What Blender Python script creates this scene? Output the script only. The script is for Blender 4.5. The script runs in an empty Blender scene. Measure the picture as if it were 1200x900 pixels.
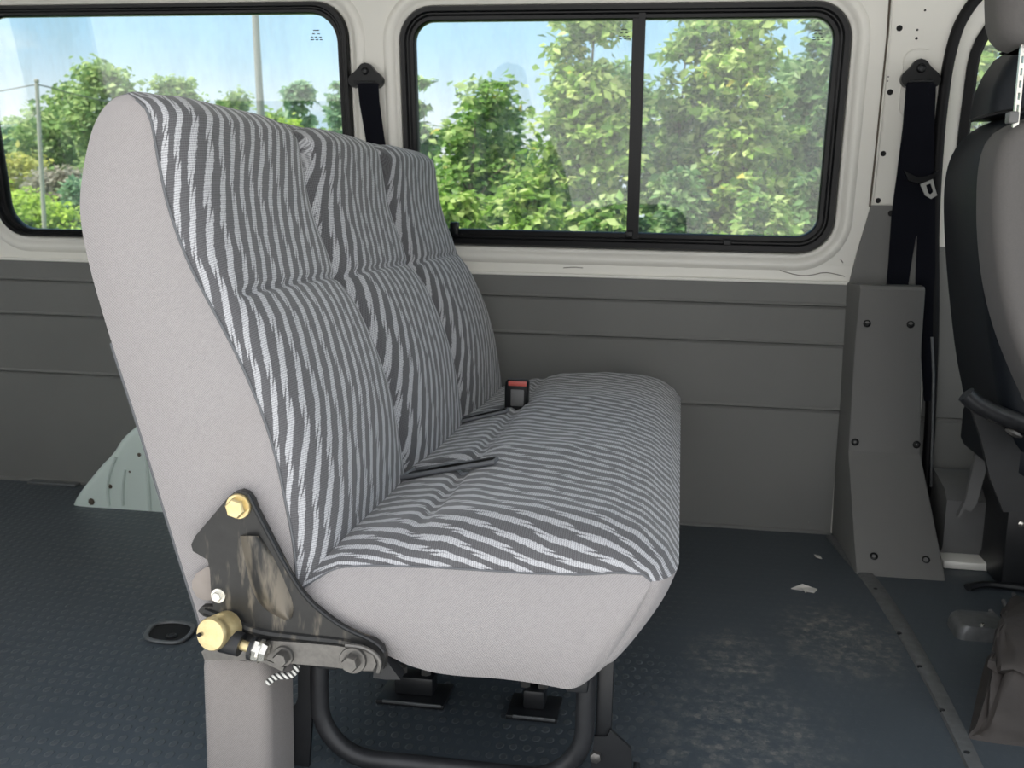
import bpy, bmesh, math, random
import numpy as np
from mathutils import Vector, Matrix
from mathutils.geometry import tessellate_polygon

PI = math.pi
S = 0.8                      # metres per working unit (one unit = camera height above the van floor)
C = bpy.context.scene.collection
SC = bpy.context.scene

# ------------------------------------------------------------------ camera model (used to measure real positions)
F, CX, CY = 1200.0, 600.0, 450.0
_Y = np.array([(800 - CX) / F, (250 - CY) / F, 1.0]); _Y /= np.linalg.norm(_Y)
_Z = np.cross(np.array([1, 0.0196, 0.0]), _Y); _Z /= np.linalg.norm(_Z)
if _Z[1] > 0: _Z = -_Z
_X = np.cross(_Y, _Z); _X /= np.linalg.norm(_X)
R = np.stack([_X, _Y, _Z])
TILT = math.tan(math.radians(8.6)); WY = 3.28; WZ = 0.85

def ray(px, py): return R @ np.array([(px - CX) / F, (py - CY) / F, 1.0])
def at_y(px, py, y): r = ray(px, py); t = y / r[1]; return np.array([0, 0, 1.0]) + t * r
def at_z(px, py, z): r = ray(px, py); t = (z - 1) / r[2]; return np.array([0, 0, 1.0]) + t * r
def wally(z, off=0.0): return WY + off - TILT * max(0.0, z - WZ)
def at_w(px, py, off=0.0):
    r = ray(px, py); t = (WY + off - TILT * (1 - WZ)) / (r[1] + TILT * r[2])
    p = np.array([0, 0, 1.0]) + t * r
    return p if p[2] > WZ else at_y(px, py, WY + off)

cam = bpy.data.cameras.new('camera'); cam.sensor_width = 36; cam.sensor_fit = 'HORIZONTAL'; cam.lens = 36
cam.clip_end = 400; cam.clip_start = 0.02
co = bpy.data.objects.new('camera', cam); C.objects.link(co)
cam.dof.use_dof = True; cam.dof.focus_distance = 1.55; cam.dof.aperture_fstop = 11
m = Matrix.Identity(4)
for i in range(3):
    m[i][0], m[i][1], m[i][2] = R[i, 0], -R[i, 1], -R[i, 2]
m[2][3] = S
co.matrix_world = m
SC.camera = co

# ------------------------------------------------------------------ materials
def nt(name):
    mt = bpy.data.materials.new(name); mt.use_nodes = True
    n = mt.node_tree; b = n.nodes['Principled BSDF']
    return mt, n, b
def math_n(n, op, a, b=None, c=None):
    x = n.nodes.new('ShaderNodeMath'); x.operation = op
    for i, v in enumerate((a, b, c)):
        if v is None: continue
        if isinstance(v, (int, float)): x.inputs[i].default_value = v
        else: n.links.new(v, x.inputs[i])
    return x.outputs[0]
def sstep(n, v, lo, hi):
    x = n.nodes.new('ShaderNodeMapRange'); x.interpolation_type = 'SMOOTHSTEP'
    n.links.new(v, x.inputs[0]); x.inputs[1].default_value = lo; x.inputs[2].default_value = hi
    return x.outputs[0]
def mixc(n, f, a, b, mode='MIX'):
    x = n.nodes.new('ShaderNodeMix'); x.data_type = 'RGBA'; x.blend_type = mode
    if isinstance(f, (int, float)): x.inputs[0].default_value = f
    else: n.links.new(f, x.inputs[0])
    for i, v in ((6, a), (7, b)):
        if isinstance(v, tuple): x.inputs[i].default_value = (*v, 1)
        else: n.links.new(v, x.inputs[i])
    return x.outputs[2]
def noise(n, vec, scale, detail=3, rough=.5):
    x = n.nodes.new('ShaderNodeTexNoise'); x.inputs['Scale'].default_value = scale
    x.inputs['Detail'].default_value = detail; x.inputs['Roughness'].default_value = rough
    if vec is not None: n.links.new(vec, x.inputs['Vector'])
    return x.outputs['Fac']
def bump(n, b, hgt, strength=.3, dist=.002):
    x = n.nodes.new('ShaderNodeBump'); x.inputs['Strength'].default_value = strength; x.inputs['Distance'].default_value = dist
    n.links.new(hgt, x.inputs['Height']); n.links.new(x.outputs[0], b.inputs['Normal'])
def objc(n): return n.nodes.new('ShaderNodeTexCoord').outputs['Object']

def plain(name, col, rough=.5, metal=0.0, var=.12, scale=25, bmp=0.0, bscale=300, spec=.5):
    mt, n, b = nt(name)
    o = objc(n)
    f = noise(n, o, scale, 4)
    lo = tuple(c * (1 - var) for c in col); hi = tuple(min(1, c * (1 + var)) for c in col)
    n.links.new(mixc(n, f, lo, hi), b.inputs['Base Color'])
    b.inputs['Roughness'].default_value = rough; b.inputs['Metallic'].default_value = metal
    b.inputs['Specular IOR Level'].default_value = spec
    if bmp: bump(n, b, noise(n, o, bscale, 2), bmp, .001)
    return mt

def weave_mat(name, col, dark=.76):
    mt, n, b = nt(name)
    o = objc(n)
    sx = n.nodes.new('ShaderNodeSeparateXYZ'); n.links.new(o, sx.inputs[0])
    k = 2 * PI / .0033
    s1 = math_n(n, 'SINE', math_n(n, 'MULTIPLY', math_n(n, 'ADD', sx.outputs[0], sx.outputs[1]), k))
    s2 = math_n(n, 'SINE', math_n(n, 'MULTIPLY', math_n(n, 'ADD', sx.outputs[2], math_n(n, 'MULTIPLY', sx.outputs[1], .6)), k))
    w = math_n(n, 'MULTIPLY', s1, s2)
    fac = sstep(n, math_n(n, 'ADD', w, math_n(n, 'MULTIPLY', math_n(n, 'SUBTRACT', noise(n, o, 220, 2), .5), 1.2)), -.7, .5)
    c = mixc(n, fac, tuple(x * dark for x in col), col)
    # soft handling stains
    st = sstep(n, noise(n, o, 6, 4, .6), .5, .8)
    c = mixc(n, math_n(n, 'MULTIPLY', st, .12), c, (.25, .21, .18))
    n.links.new(c, b.inputs['Base Color'])
    b.inputs['Roughness'].default_value = .95; b.inputs['Specular IOR Level'].default_value = .15
    b.inputs['Sheen Weight'].default_value = .15
    bump(n, b, w, .25, .0008)
    return mt

def stripe_mat(name):
    """dark grey moquette with wavering light dotted stripes; UV in metres, u across the stripes"""
    mt, n, b = nt(name)
    uv = n.nodes.new('ShaderNodeUVMap'); uv.uv_map = 'UVMap'
    sx = n.nodes.new('ShaderNodeSeparateXYZ'); n.links.new(uv.outputs[0], sx.inputs[0])
    u, v = sx.outputs[0], sx.outputs[1]
    nz = math_n(n, 'SUBTRACT', noise(n, uv.outputs[0], 260, 1), .5)
    uu = math_n(n, 'ADD', math_n(n, 'DIVIDE', u, .0315), math_n(n, 'ADD', math_n(n, 'MULTIPLY', nz, .16), math_n(n, 'MULTIPLY', noise(n, uv.outputs[0], 9, 2), .9)))
    idx = math_n(n, 'FLOOR', uu); fr = math_n(n, 'SUBTRACT', math_n(n, 'SUBTRACT', uu, idx), .5)
    ph = math_n(n, 'MULTIPLY', idx, .37)
    mask = None
    for sh in (0, .5):       # two interleaved chains of slanted lens-shaped dashes
        vv = math_n(n, 'ADD', math_n(n, 'ADD', math_n(n, 'DIVIDE', v, .085), ph), sh)
        tri = math_n(n, 'SUBTRACT', math_n(n, 'FRACT', vv), .5)
        off = math_n(n, 'MULTIPLY', tri, .50 if sh == 0 else .40)
        wid = math_n(n, 'MULTIPLY', math_n(n, 'SUBTRACT', 1, math_n(n, 'MULTIPLY', math_n(n, 'MULTIPLY', tri, tri), 4)), .215 if sh == 0 else .10)
        d = math_n(n, 'ABSOLUTE', math_n(n, 'SUBTRACT', fr, off))
        mk = sstep(n, math_n(n, 'SUBTRACT', wid, d), -.03, .04)
        mask = mk if mask is None else math_n(n, 'MAXIMUM', mask, mk)
    k = 2 * PI / .0040
    dots = math_n(n, 'MULTIPLY', math_n(n, 'SINE', math_n(n, 'MULTIPLY', math_n(n, 'ADD', u, v), k * .7)),
                  math_n(n, 'SINE', math_n(n, 'MULTIPLY', math_n(n, 'SUBTRACT', u, v), k * .7)))
    df = sstep(n, dots, -.55, .25)
    lightc = mixc(n, df, (.25, .25, .265), (.58, .585, .61))
    darkc = mixc(n, df, (.080, .079, .084), (.138, .137, .145))
    c = mixc(n, mask, darkc, lightc)
    n.links.new(c, b.inputs['Base Color'])
    b.inputs['Roughness'].default_value = .9; b.inputs['Specular IOR Level'].default_value = .2
    b.inputs['Sheen Weight'].default_value = .25; b.inputs['Sheen Roughness'].default_value = .5
    bump(n, b, math_n(n, 'ADD', math_n(n, 'MULTIPLY', mask, .6), math_n(n, 'MULTIPLY', dots, .4)), .3, .0008)
    return mt

def floor_mat(name):
    mt, n, b = nt(name)
    o = objc(n)
    sx = n.nodes.new('ShaderNodeSeparateXYZ'); n.links.new(o, sx.inputs[0])
    x, y = sx.outputs[0], sx.outputs[1]
    row = math_n(n, 'FLOOR', math_n(n, 'DIVIDE', y, .0305))
    fy = math_n(n, 'SUBTRACT', math_n(n, 'SUBTRACT', math_n(n, 'DIVIDE', y, .0305), row), .5)
    sh = math_n(n, 'MULTIPLY', math_n(n, 'MODULO', math_n(n, 'ABSOLUTE', row), 2), .5)
    xx = math_n(n, 'ADD', math_n(n, 'DIVIDE', x, .0205), sh)
    fx = math_n(n, 'SUBTRACT', math_n(n, 'SUBTRACT', xx, math_n(n, 'FLOOR', xx)), .5)
    dx = math_n(n, 'MULTIPLY', fx, .0205 / .0062); dy = math_n(n, 'MULTIPLY', fy, .0305 / .0092)
    d = math_n(n, 'SQRT', math_n(n, 'ADD', math_n(n, 'MULTIPLY', dx, dx), math_n(n, 'MULTIPLY', dy, dy)))
    dot = math_n(n, 'SUBTRACT', 1, sstep(n, d, .75, 1.15))
    ring = math_n(n, 'MULTIPLY', sstep(n, d, .5, .9), dot)
    worn = sstep(n, math_n(n, 'ADD', x, math_n(n, 'MULTIPLY', noise(n, o, 5, 3), .35)), -.02, .28)
    alive = math_n(n, 'MULTIPLY', math_n(n, 'SUBTRACT', 1, math_n(n, 'MULTIPLY', worn, .85)), sstep(n, noise(n, o, 9, 2), .25, .5))
    dv = math_n(n, 'MULTIPLY', dot, alive)
    base = mixc(n, noise(n, o, 4, 5, .6), (.048, .060, .071), (.070, .085, .099))
    base = mixc(n, math_n(n, 'MULTIPLY', ring, math_n(n, 'MULTIPLY', alive, .5)), base, (.155, .16, .162))
    base = mixc(n, math_n(n, 'MULTIPLY', dv, .2), base, (.12, .125, .13))
    # dried mud and scuffs
    def patch(px, py, r):
        p = at_z(px, py, 0) * S
        a = math_n(n, 'SUBTRACT', x, float(p[0])); c_ = math_n(n, 'SUBTRACT', y, float(p[1]))
        q = math_n(n, 'SQRT', math_n(n, 'ADD', math_n(n, 'MULTIPLY', math_n(n, 'MULTIPLY', a, a), 2.2), math_n(n, 'MULTIPLY', c_, c_)))
        return math_n(n, 'SUBTRACT', 1, sstep(n, q, r * .3, r))
    pt = math_n(n, 'MAXIMUM', math_n(n, 'MAXIMUM', patch(985, 750, .24), patch(860, 770, .17)), math_n(n, 'MULTIPLY', patch(870, 865, .30), .8))
    st = noise(n, o, 30, 5, .75)
    dirt = math_n(n, 'MULTIPLY', pt, sstep(n, st, .42, .68))
    dirt = math_n(n, 'ADD', math_n(n, 'MULTIPLY', dirt, .55), math_n(n, 'MULTIPLY', math_n(n, 'MULTIPLY', dirt, dot), .45))
    base = mixc(n, math_n(n, 'MULTIPLY', dirt, .75), base, (.30, .28, .24))
    mp = n.nodes.new('ShaderNodeMapping'); n.links.new(o, mp.inputs[0]); mp.inputs['Scale'].default_value = (5, 40, 1)
    sc_ = sstep(n, noise(n, mp.outputs[0], 4, 4, .7), .64, .76)
    base = mixc(n, math_n(n, 'MULTIPLY', sc_, .35), base, (.17, .175, .18))
    n.links.new(base, b.inputs['Base Color'])
    b.inputs['Roughness'].default_value = .5; b.inputs['Specular IOR Level'].default_value = .5
    bump(n, b, math_n(n, 'ADD', dv, math_n(n, 'MULTIPLY', noise(n, o, 350, 2), .12)), .8, .0014)
    return mt

def leaf_mat(name, dark, mid, light, accent=None):
    mt, n, b = nt(name)
    g = n.nodes.new('ShaderNodeNewGeometry')
    r = n.nodes.new('ShaderNodeValToRGB'); n.links.new(g.outputs['Random Per Island'], r.inputs[0])
    e = r.color_ramp.elements
    e[0].position = 0; e[0].color = (*dark, 1); e[1].position = .55; e[1].color = (*mid, 1)
    x = e.new(.92); x.color = (*light, 1)
    if accent: x = e.new(.993); x.color = (*light, 1)
    if accent: x = e.new(.997); x.color = (*accent, 1)
    n.links.new(r.outputs[0], b.inputs['Base Color'])
    b.inputs['Roughness'].default_value = .5; b.inputs['Specular IOR Level'].default_value = .35
    t = n.nodes.new('ShaderNodeBsdfTranslucent'); n.links.new(r.outputs[0], t.inputs[0])
    mx = n.nodes.new('ShaderNodeMixShader'); mx.inputs[0].default_value = .5
    n.links.new(b.outputs[0], mx.inputs[1]); n.links.new(t.outputs[0], mx.inputs[2])
    n.links.new(mx.outputs[0], n.nodes['Material Output'].inputs[0])
    return mt

def glass_mat(name):
    mt, n, b = nt(name)
    n.nodes.remove(b)
    o = objc(n)
    tr = n.nodes.new('ShaderNodeBsdfTransparent'); tr.inputs[0].default_value = (.95, .97, .96, 1)
    gl = n.nodes.new('ShaderNodeBsdfGlossy'); gl.inputs['Roughness'].default_value = .0
    df = n.nodes.new('ShaderNodeBsdfDiffuse'); df.inputs[0].default_value = (.75, .78, .76, 1)
    fr = n.nodes.new('ShaderNodeFresnel'); fr.inputs[0].default_value = 1.45
    m1 = n.nodes.new('ShaderNodeMixShader'); n.links.new(math_n(n, 'MULTIPLY', fr.outputs[0], 1.7), m1.inputs[0])
    n.links.new(tr.outputs[0], m1.inputs[1]); n.links.new(gl.outputs[0], m1.inputs[2])
    # thin film of dust
    m2 = n.nodes.new('ShaderNodeMixShader'); tl = n.nodes.new('ShaderNodeBsdfTranslucent'); tl.inputs[0].default_value = (.8, .82, .76, 1)
    m3 = n.nodes.new('ShaderNodeMixShader'); m3.inputs[0].default_value = .6; n.links.new(df.outputs[0], m3.inputs[1]); n.links.new(tl.outputs[0], m3.inputs[2])
    mp = n.nodes.new('ShaderNodeMapping'); n.links.new(o, mp.inputs[0]); mp.inputs['Scale'].default_value = (3, 1, 1)
    n.links.new(math_n(n, 'MULTIPLY', sstep(n, noise(n, mp.outputs[0], 4, 5, .7), .35, .8), .12), m2.inputs[0])
    n.links.new(m1.outputs[0], m2.inputs[1]); n.links.new(m3.outputs[0], m2.inputs[2])
    n.links.new(m2.outputs[0], n.nodes['Material Output'].inputs[0])
    return mt

def brass_mat(name, c1, c2, rough, metal):
    mt, n, b = nt(name); o = objc(n)
    n.links.new(mixc(n, noise(n, o, 90, 4, .7), c1, c2), b.inputs['Base Color'])
    b.inputs['Roughness'].default_value = rough; b.inputs['Metallic'].default_value = metal
    bump(n, b, noise(n, o, 250, 3), .3, .001)
    return mt

def bracket_mat(name, w0=.52, w1=.68):
    mt, n, b = nt(name); o = objc(n)
    base = mixc(n, noise(n, o, 40, 4, .6), (.016, .016, .016), (.038, .038, .037))
    mp = n.nodes.new('ShaderNodeMapping'); n.links.new(o, mp.inputs[0])
    mp.inputs['Rotation'].default_value = (0, -.55, 0); mp.inputs['Scale'].default_value = (14, 14, 3.2)
    wear = sstep(n, noise(n, mp.outputs[0], 2.6, 4, .65), w0, w1)
    base = mixc(n, math_n(n, 'MULTIPLY', wear, .6), base, (.26, .225, .175))
    n.links.new(base, b.inputs['Base Color'])
    b.inputs['Roughness'].default_value = .42; b.inputs['Metallic'].default_value = .25
    return mt

def cord_mat(name):
    mt, n, b = nt(name); o = objc(n)
    w = n.nodes.new('ShaderNodeTexWave'); w.inputs['Scale'].default_value = 70; w.bands_direction = 'DIAGONAL'
    n.links.new(o, w.inputs[0])
    n.links.new(mixc(n, sstep(n, w.outputs['Fac'], .35, .6), (.05, .05, .05), (.75, .74, .70)), b.inputs['Base Color'])
    b.inputs['Roughness'].default_value = .8
    return mt

def white_mat(name, col):
    mt, n, b = nt(name); o = objc(n)
    base = mixc(n, noise(n, o, 5, 4, .6), tuple(c * .93 for c in col), col)
    sc_ = sstep(n, noise(n, o, 30, 5, .75), .70, .80)
    base = mixc(n, math_n(n, 'MULTIPLY', sc_, .35), base, (.38, .33, .27))
    n.links.new(base, b.inputs['Base Color'])
    b.inputs['Roughness'].default_value = .32; b.inputs['Specular IOR Level'].default_value = .5
    bump(n, b, noise(n, o, 18, 3), .08, .004)
    return mt

def vinyl_mat(name, col):
    mt, n, b = nt(name); o = objc(n)
    base = mixc(n, noise(n, o, 3, 5, .6), tuple(c * .85 for c in col), tuple(c * 1.1 for c in col))
    sp = sstep(n, noise(n, o, 22, 3, .6), .77, .80)
    base = mixc(n, math_n(n, 'MULTIPLY', sp, .5), base, (.32, .31, .29))
    n.links.new(base, b.inputs['Base Color'])
    b.inputs['Roughness'].default_value = .55; b.inputs['Specular IOR Level'].default_value = .35
    bump(n, b, math_n(n, 'ADD', noise(n, o, 420, 2), math_n(n, 'MULTIPLY', noise(n, o, 7, 3), 1.5)), .2, .0012)
    return mt

M = dict(
    stripe=stripe_mat('striped_moquette'), weave=weave_mat('grey_weave', (.375, .354, .354)), weavel=weave_mat('grey_weave_soiled_shaded', (.34, .312, .298)),  # leg cover weave: dirt and its low-down shade both put into the colour
    weave2=plain('grey_seat_cloth', (.125, .118, .115), .9, 0, .08, 300, .3, 700),
    floor=floor_mat('studded_rubber'), white=white_mat('white_paint', (.83, .81, .75)), archw=white_mat('wheel_arch_paint', (.70, .80, .75)),
    vinyl=vinyl_mat('grey_vinyl', (.175, .175, .167)), trimg=vinyl_mat('grey_pillar_plastic', (.165, .163, .157)),
    rubber=plain('black_rubber', (.006, .006, .007), .34, 0, .2, 30, 0, 300, .3), seal=plain('black_seal', (.005, .005, .006), .55, spec=.25),
    webb=plain('black_webbing', (.0045, .005, .009), .8, 0, .15, 200, .3, 600, .12), plastic=plain('black_plastic', (.007, .0075, .0085), .35, 0, .2, 60, .2, 300, .3),
    leather=plain('black_leatherette', (.010, .013, .018), .5, 0, .15, 20, .25, 500, .28), glass=glass_mat('window_glass'),
    bracket=bracket_mat('worn_black_steel'), bracketw=bracket_mat('rubbed_black_steel', .38, .56), brass=brass_mat('yellow_zinc', (.62, .46, .20), (.88, .76, .46), .38, .75),
    zinc=brass_mat('bright_zinc', (.55, .53, .48), (.88, .86, .80), .25, .95), steel=brass_mat('dull_steel', (.10, .098, .095), (.24, .23, .215), .4, .8),
    black=plain('black_paint', (.014, .015, .017), .4, 0, .3, 40), tube=plain('worn_tube_paint', (.030, .031, .034), .42, .2, .5, 40),
    strip=plain('worn_aluminium', (.17, .175, .178), .5, .5, .35, 60, .3, 120), cord=cord_mat('cord'), tag=plain('clear_tab', (.27, .235, .21), .25, 0, .2, 40),
    red=plain('red_button', (.55, .11, .09), .4), grey=plain('grey_plastic', (.15, .15, .15), .5), tongue=plain('worn_tongue', (.42, .42, .40), .4, .3),
    boot=plain('dusty_rubber_gaiter', (.040, .034, .031), .7, 0, .45, 14, .5, 60), paper=plain('paper', (.6, .58, .54), .8),
    slot=plain('slot_plastic', (.13, .135, .145), .5), hole=plain('dark_hole', (.006, .006, .006), .8), crack=plain('paint_crack', (.10, .08, .06), .8),
    lining=plain('pale_headlining', (.62, .61, .58), .9), bounce=plain('pale_bounce_ground', (.60, .585, .56), .9, 0, .15, 1.0),
    grass=plain('field_grass', (.10, .20, .03), .9, 0, .3, 2), bark=plain('bark', (.16, .13, .10), .9, 0, .3, 8, .5, 30),
    pole=plain('weathered_pole', (.24, .24, .24), .8, 0, .15, 3), postw=plain('grey_post', (.34, .33, .31), .8, 0, .2, 3), wire=plain('wire', (.12, .12, .12), .6), print=plain('etched_print', (.05, .06, .06), .6),
)

# ------------------------------------------------------------------ building helpers
BASE = {}
def fin(name, verts, faces, mat, parent=None, uv=None, smooth=True, angle=38, mats=None, fmat=None, base=None):
    v = np.asarray(verts, dtype=float) * S
    if parent is not None: off = BASE[parent.name]
    elif base is not None: off = np.asarray(base, float) * S
    else: off = np.zeros(3)
    me = bpy.data.meshes.new(name)
    me.from_pydata((v - off).tolist(), [], [list(f) for f in faces])
    me.update()
    for mm in (mats or [mat]): me.materials.append(mm)
    if fmat is not None: me.polygons.foreach_set('material_index', list(fmat))
    if uv is not None:
        l = me.uv_layers.new(name='UVMap')
        idx = np.zeros(len(me.loops), dtype=np.int32); me.loops.foreach_get('vertex_index', idx)
        l.data.foreach_set('uv', np.asarray(uv, dtype=np.float32)[idx].ravel())
    if smooth:
        me.polygons.foreach_set('use_smooth', [True] * len(me.polygons)); me.set_sharp_from_angle(angle=math.radians(angle))
    bm = bmesh.new(); bm.from_mesh(me); bmesh.ops.recalc_face_normals(bm, faces=bm.faces); bm.to_mesh(me); bm.free()
    o = bpy.data.objects.new(name, me); C.objects.link(o)
    if parent is not None: o.parent = parent; BASE[o.name] = off
    else: o.location = off; BASE[o.name] = off
    return o
def thing(name, label, cat, base, group=None):
    o = bpy.data.objects.new(name, None); C.objects.link(o); o.empty_display_size = .05
    o.location = np.asarray(base, float) * S; BASE[o.name] = np.asarray(base, float) * S
    o['label'] = label; o['category'] = cat
    if group: o['group'] = group
    return o
def tag(o, label, cat, group=None):
    o['label'] = label; o['category'] = cat
    if group: o['group'] = group
    return o
def struct(o): o['kind'] = 'structure'; return o

class MB:
    def __init__(s): s.v, s.f = [], []
    def add(s, v, f):
        b = len(s.v); s.v += [tuple(map(float, p)) for p in v]; s.f += [tuple(i + b for i in q) for q in f]; return s
    def box(s, x0, x1, y0, y1, z0, z1, bev=0, seg=2):
        bm = bmesh.new(); bmesh.ops.create_cube(bm, size=1)
        for w in bm.verts: w.co = Vector(((x0 + x1) / 2 + w.co.x * (x1 - x0), (y0 + y1) / 2 + w.co.y * (y1 - y0), (z0 + z1) / 2 + w.co.z * (z1 - z0)))
        if bev: bmesh.ops.bevel(bm, geom=bm.edges[:], offset=bev, segments=seg, profile=.5, affect='EDGES')
        bm.verts.index_update(); s.add([w.co[:] for w in bm.verts], [[w.index for w in q.verts] for q in bm.faces]); bm.free(); return s
    def tube(s, pts, r, n=12, closed=False, flat=None):
        P = [Vector(p) for p in pts]; N = len(P); rings = []
        rr = r if isinstance(r, (list, tuple)) else [r] * N
        up = None
        for i in range(N):
            a = P[(i - 1) % N] if (closed or i) else P[i]; c = P[(i + 1) % N] if (closed or i < N - 1) else P[i]
            t = (c - a).normalized()
            if up is None: up = Vector((0, 0, 1)) if abs(t.z) < .9 else Vector((1, 0, 0))
            sd = t.cross(up).normalized(); up = sd.cross(t).normalized()
            rings.append([P[i] + sd * (rr[i] * math.cos(2 * PI * k / n)) + up * (rr[i] * (flat or 1) * math.sin(2 * PI * k / n)) for k in range(n)])
        vs = [tuple(q) for g in rings for q in g]; fs = []
        for i in range(N if closed else N - 1):
            j = (i + 1) % N
            for k in range(n): fs.append((i * n + k, i * n + (k + 1) % n, j * n + (k + 1) % n, j * n + k))
        if not closed: fs += [tuple(range(n))[::-1], tuple((N - 1) * n + k for k in range(n))]
        return s.add(vs, fs)
    def lathe(s, prof, c, axis, n=28):
        """prof: (radius, distance along axis) pairs; caps closed"""
        ax = Vector(axis).normalized(); u = ax.orthogonal().normalized(); w = ax.cross(u)
        vs, fs = [], []
        for r, d in prof:
            for k in range(n): vs.append(tuple(Vector(c) + ax * d + u * r * math.cos(2 * PI * k / n) + w * r * math.sin(2 * PI * k / n)))
        for i in range(len(prof) - 1):
            for k in range(n): fs.append((i * n + k, i * n + (k + 1) % n, (i + 1) * n + (k + 1) % n, (i + 1) * n + k))
        fs += [tuple(range(n)), tuple((len(prof) - 1) * n + k for k in range(n))]
        return s.add(vs, fs)
    def prism(s, poly, fn, d0, d1, holes=()):
        """poly and holes: 2-D outlines; fn(a, b, d) -> 3-D point; a plate between depths d0 and d1"""
        loops = [list(poly)] + [list(h) for h in holes]
        flat = [p for l in loops for p in l]; n = len(flat)
        tri = tessellate_polygon([[Vector((p[0], p[1], 0)) for p in l] for l in loops])
        vs = [fn(p[0], p[1], d0) for p in flat] + [fn(p[0], p[1], d1) for p in flat]
        fs = [tuple(t) for t in tri] + [tuple(i + n for i in t)[::-1] for t in tri]
        b = 0
        for l in loops:
            k = len(l)
            for i in range(k): fs.append((b + i, b + (i + 1) % k, b + (i + 1) % k + n, b + i + n))
            b += k
        return s.add(vs, fs)
    def loops(s, L, closed=True, caps=False):
        n = len(L[0]); vs = [p for l in L for p in l]; fs = []
        for i in range(len(L) - 1):
            for k in range(n if closed else n - 1): fs.append((i * n + k, i * n + (k + 1) % n, (i + 1) * n + (k + 1) % n, (i + 1) * n + k))
        if caps: fs += [tuple(range(n))[::-1], tuple((len(L) - 1) * n + k for k in range(n))]
        return s.add(vs, fs)
    def done(s, name, mat, parent=None, **k): return fin(name, s.v, s.f, mat, parent, **k)

def rrect(x0, x1, z0, z1, r, n=8, r2=None):
    """rounded rectangle, counter-clockwise from lower right; always 4*(n+1) points"""
    out = []
    for cx, cz, a in ((x1 - r, z0 + r, -PI / 2), (x1 - r, z1 - r, 0), (x0 + r, z1 - r, PI / 2), (x0 + r, z0 + r, PI)):
        for k in range(n + 1):
            t = a + PI / 2 * k / n; out.append((cx + r * math.cos(t), cz + r * math.sin(t)))
    return out
def onwall(x, z, d=0.0):  # point on the leaning side wall, d towards the outside
    return (x, wally(z, d), z)
def resample(pts, n):
    P = np.asarray(pts, float); d = np.r_[0, np.cumsum(np.linalg.norm(np.diff(P, axis=0), axis=1))]
    t = np.linspace(0, d[-1], n); return np.stack([np.interp(t, d, P[:, k]) for k in range(P.shape[1])], 1)
def smooth_path(pts, it=2):
    P = np.asarray(pts, float)
    for _ in range(it):
        Q = [P[0]]
        for a, b in zip(P[:-1], P[1:]): Q += [a * .75 + b * .25, a * .25 + b * .75]
        P = np.array(Q + [P[-1]])
    return P

# ------------------------------------------------------------------ the van shell
X0, X1 = -3.5, 2.6          # rear and front ends
YN = 1.08                   # camera-side wall
ZC = 1.80
mb = MB(); mb.box(X0, X1, YN - .02, WY + .12, -.06, 0)
# the floor mat itself (one sheet)
floor = struct(mb.done('floor', M['floor']))

# far side wall: white inner skin with two window holes and the front door opening
W1 = (-2.345, -1.047, .878, 1.622, .10); W2 = (-.884, .456, .884, 1.606, .105)
def wall_hole(w, g=0.0): return rrect(w[0] - g, w[1] + g, w[2] - g, w[3] + g, w[4] + g)
door_edge = [(.79, -.02), (.785, .5), (.765, .80), (.745, .95), (.727, 1.21), (.725, 1.40), (.735, 1.50), (.752, 1.56), (.79, 1.62), (.86, 1.66), (1.7, 1.70)]
# insert the tilt break line so the lower part stays vertical
outline = [(X0, WZ)] + [(.757, WZ)] + [p for p in door_edge if p[1] > WZ] + [(1.7, ZC), (X0, ZC)]
mb = MB(); mb.prism(outline, onwall, 0, .012, holes=[wall_hole(W1, .027), wall_hole(W2, .027)])
mb.box(X0, .757, WY, WY + .012, 0, WZ)
# rolled flanges round both window openings
for w in (W1, W2):
    prof = [(.052, 0), (.047, -.006), (.038, -.010), (.027, -.008), (.018, 0), (.011, .006), (.004, .004), (-.004, .012), (-.006, .045)]
    mb.loops([[onwall(x, z, d) for x, z in wall_hole(w, g)] for g, d in prof])
wall = struct(mb.done('wall_left', M['white'], angle=60))

def flat_on_wall(px, py): p = at_w(px, py); return p[0], p[2]
# small holes, dents, embossing and cracks that belong to the wall
for k, (px, py, r) in enumerate([(1054, 33, .0085), (1043, 108, .0085), (1035, 180, .008), (1029, 235, .008), (1084, 12, .003), (1075, 35, .003), (1074, 45, .004), (1041, 90, .002), (1040, 95, .002), (1010, 118, .003)]):
    x, z = flat_on_wall(px, py); mb = MB(); mb.lathe([(r, -.0012), (r * .98, .003)], onwall(x, z), (0, 1, .151), 16)
    mb.done('bolt_hole', M['hole'], wall)
mb = MB()
pl = [onwall(*flat_on_wall(px, py), -.001) for px, py in smooth_path([(1088, 58), (1075, 57), (1065, 60), (1059, 68), (1057, 90), (1053, 125), (1055, 133), (1060, 137)], 2)]
mb.tube(pl, .0022, 6); mb.done('embossed_ridge', M['white'], wall)
mb = MB()
pl = [onwall(*flat_on_wall(px, py), -.001) for px, py in [(1043, -6), (1040, 40), (1034, 100), (1027, 170), (1019, 242)]]
mb.tube(pl, .003, 6); mb.done('panel_seam', M['crack'], wall)
mb = MB()
pl = [onwall(*flat_on_wall(px, py), -.002) for px, py in [(1046, -6), (1042.5, 40), (1036.3, 100), (1029.2, 170), (1021.8, 242)]]
mb.tube(pl, .007, 8, flat=.5); mb.done('panel_fold', M['white'], wall)
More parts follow.
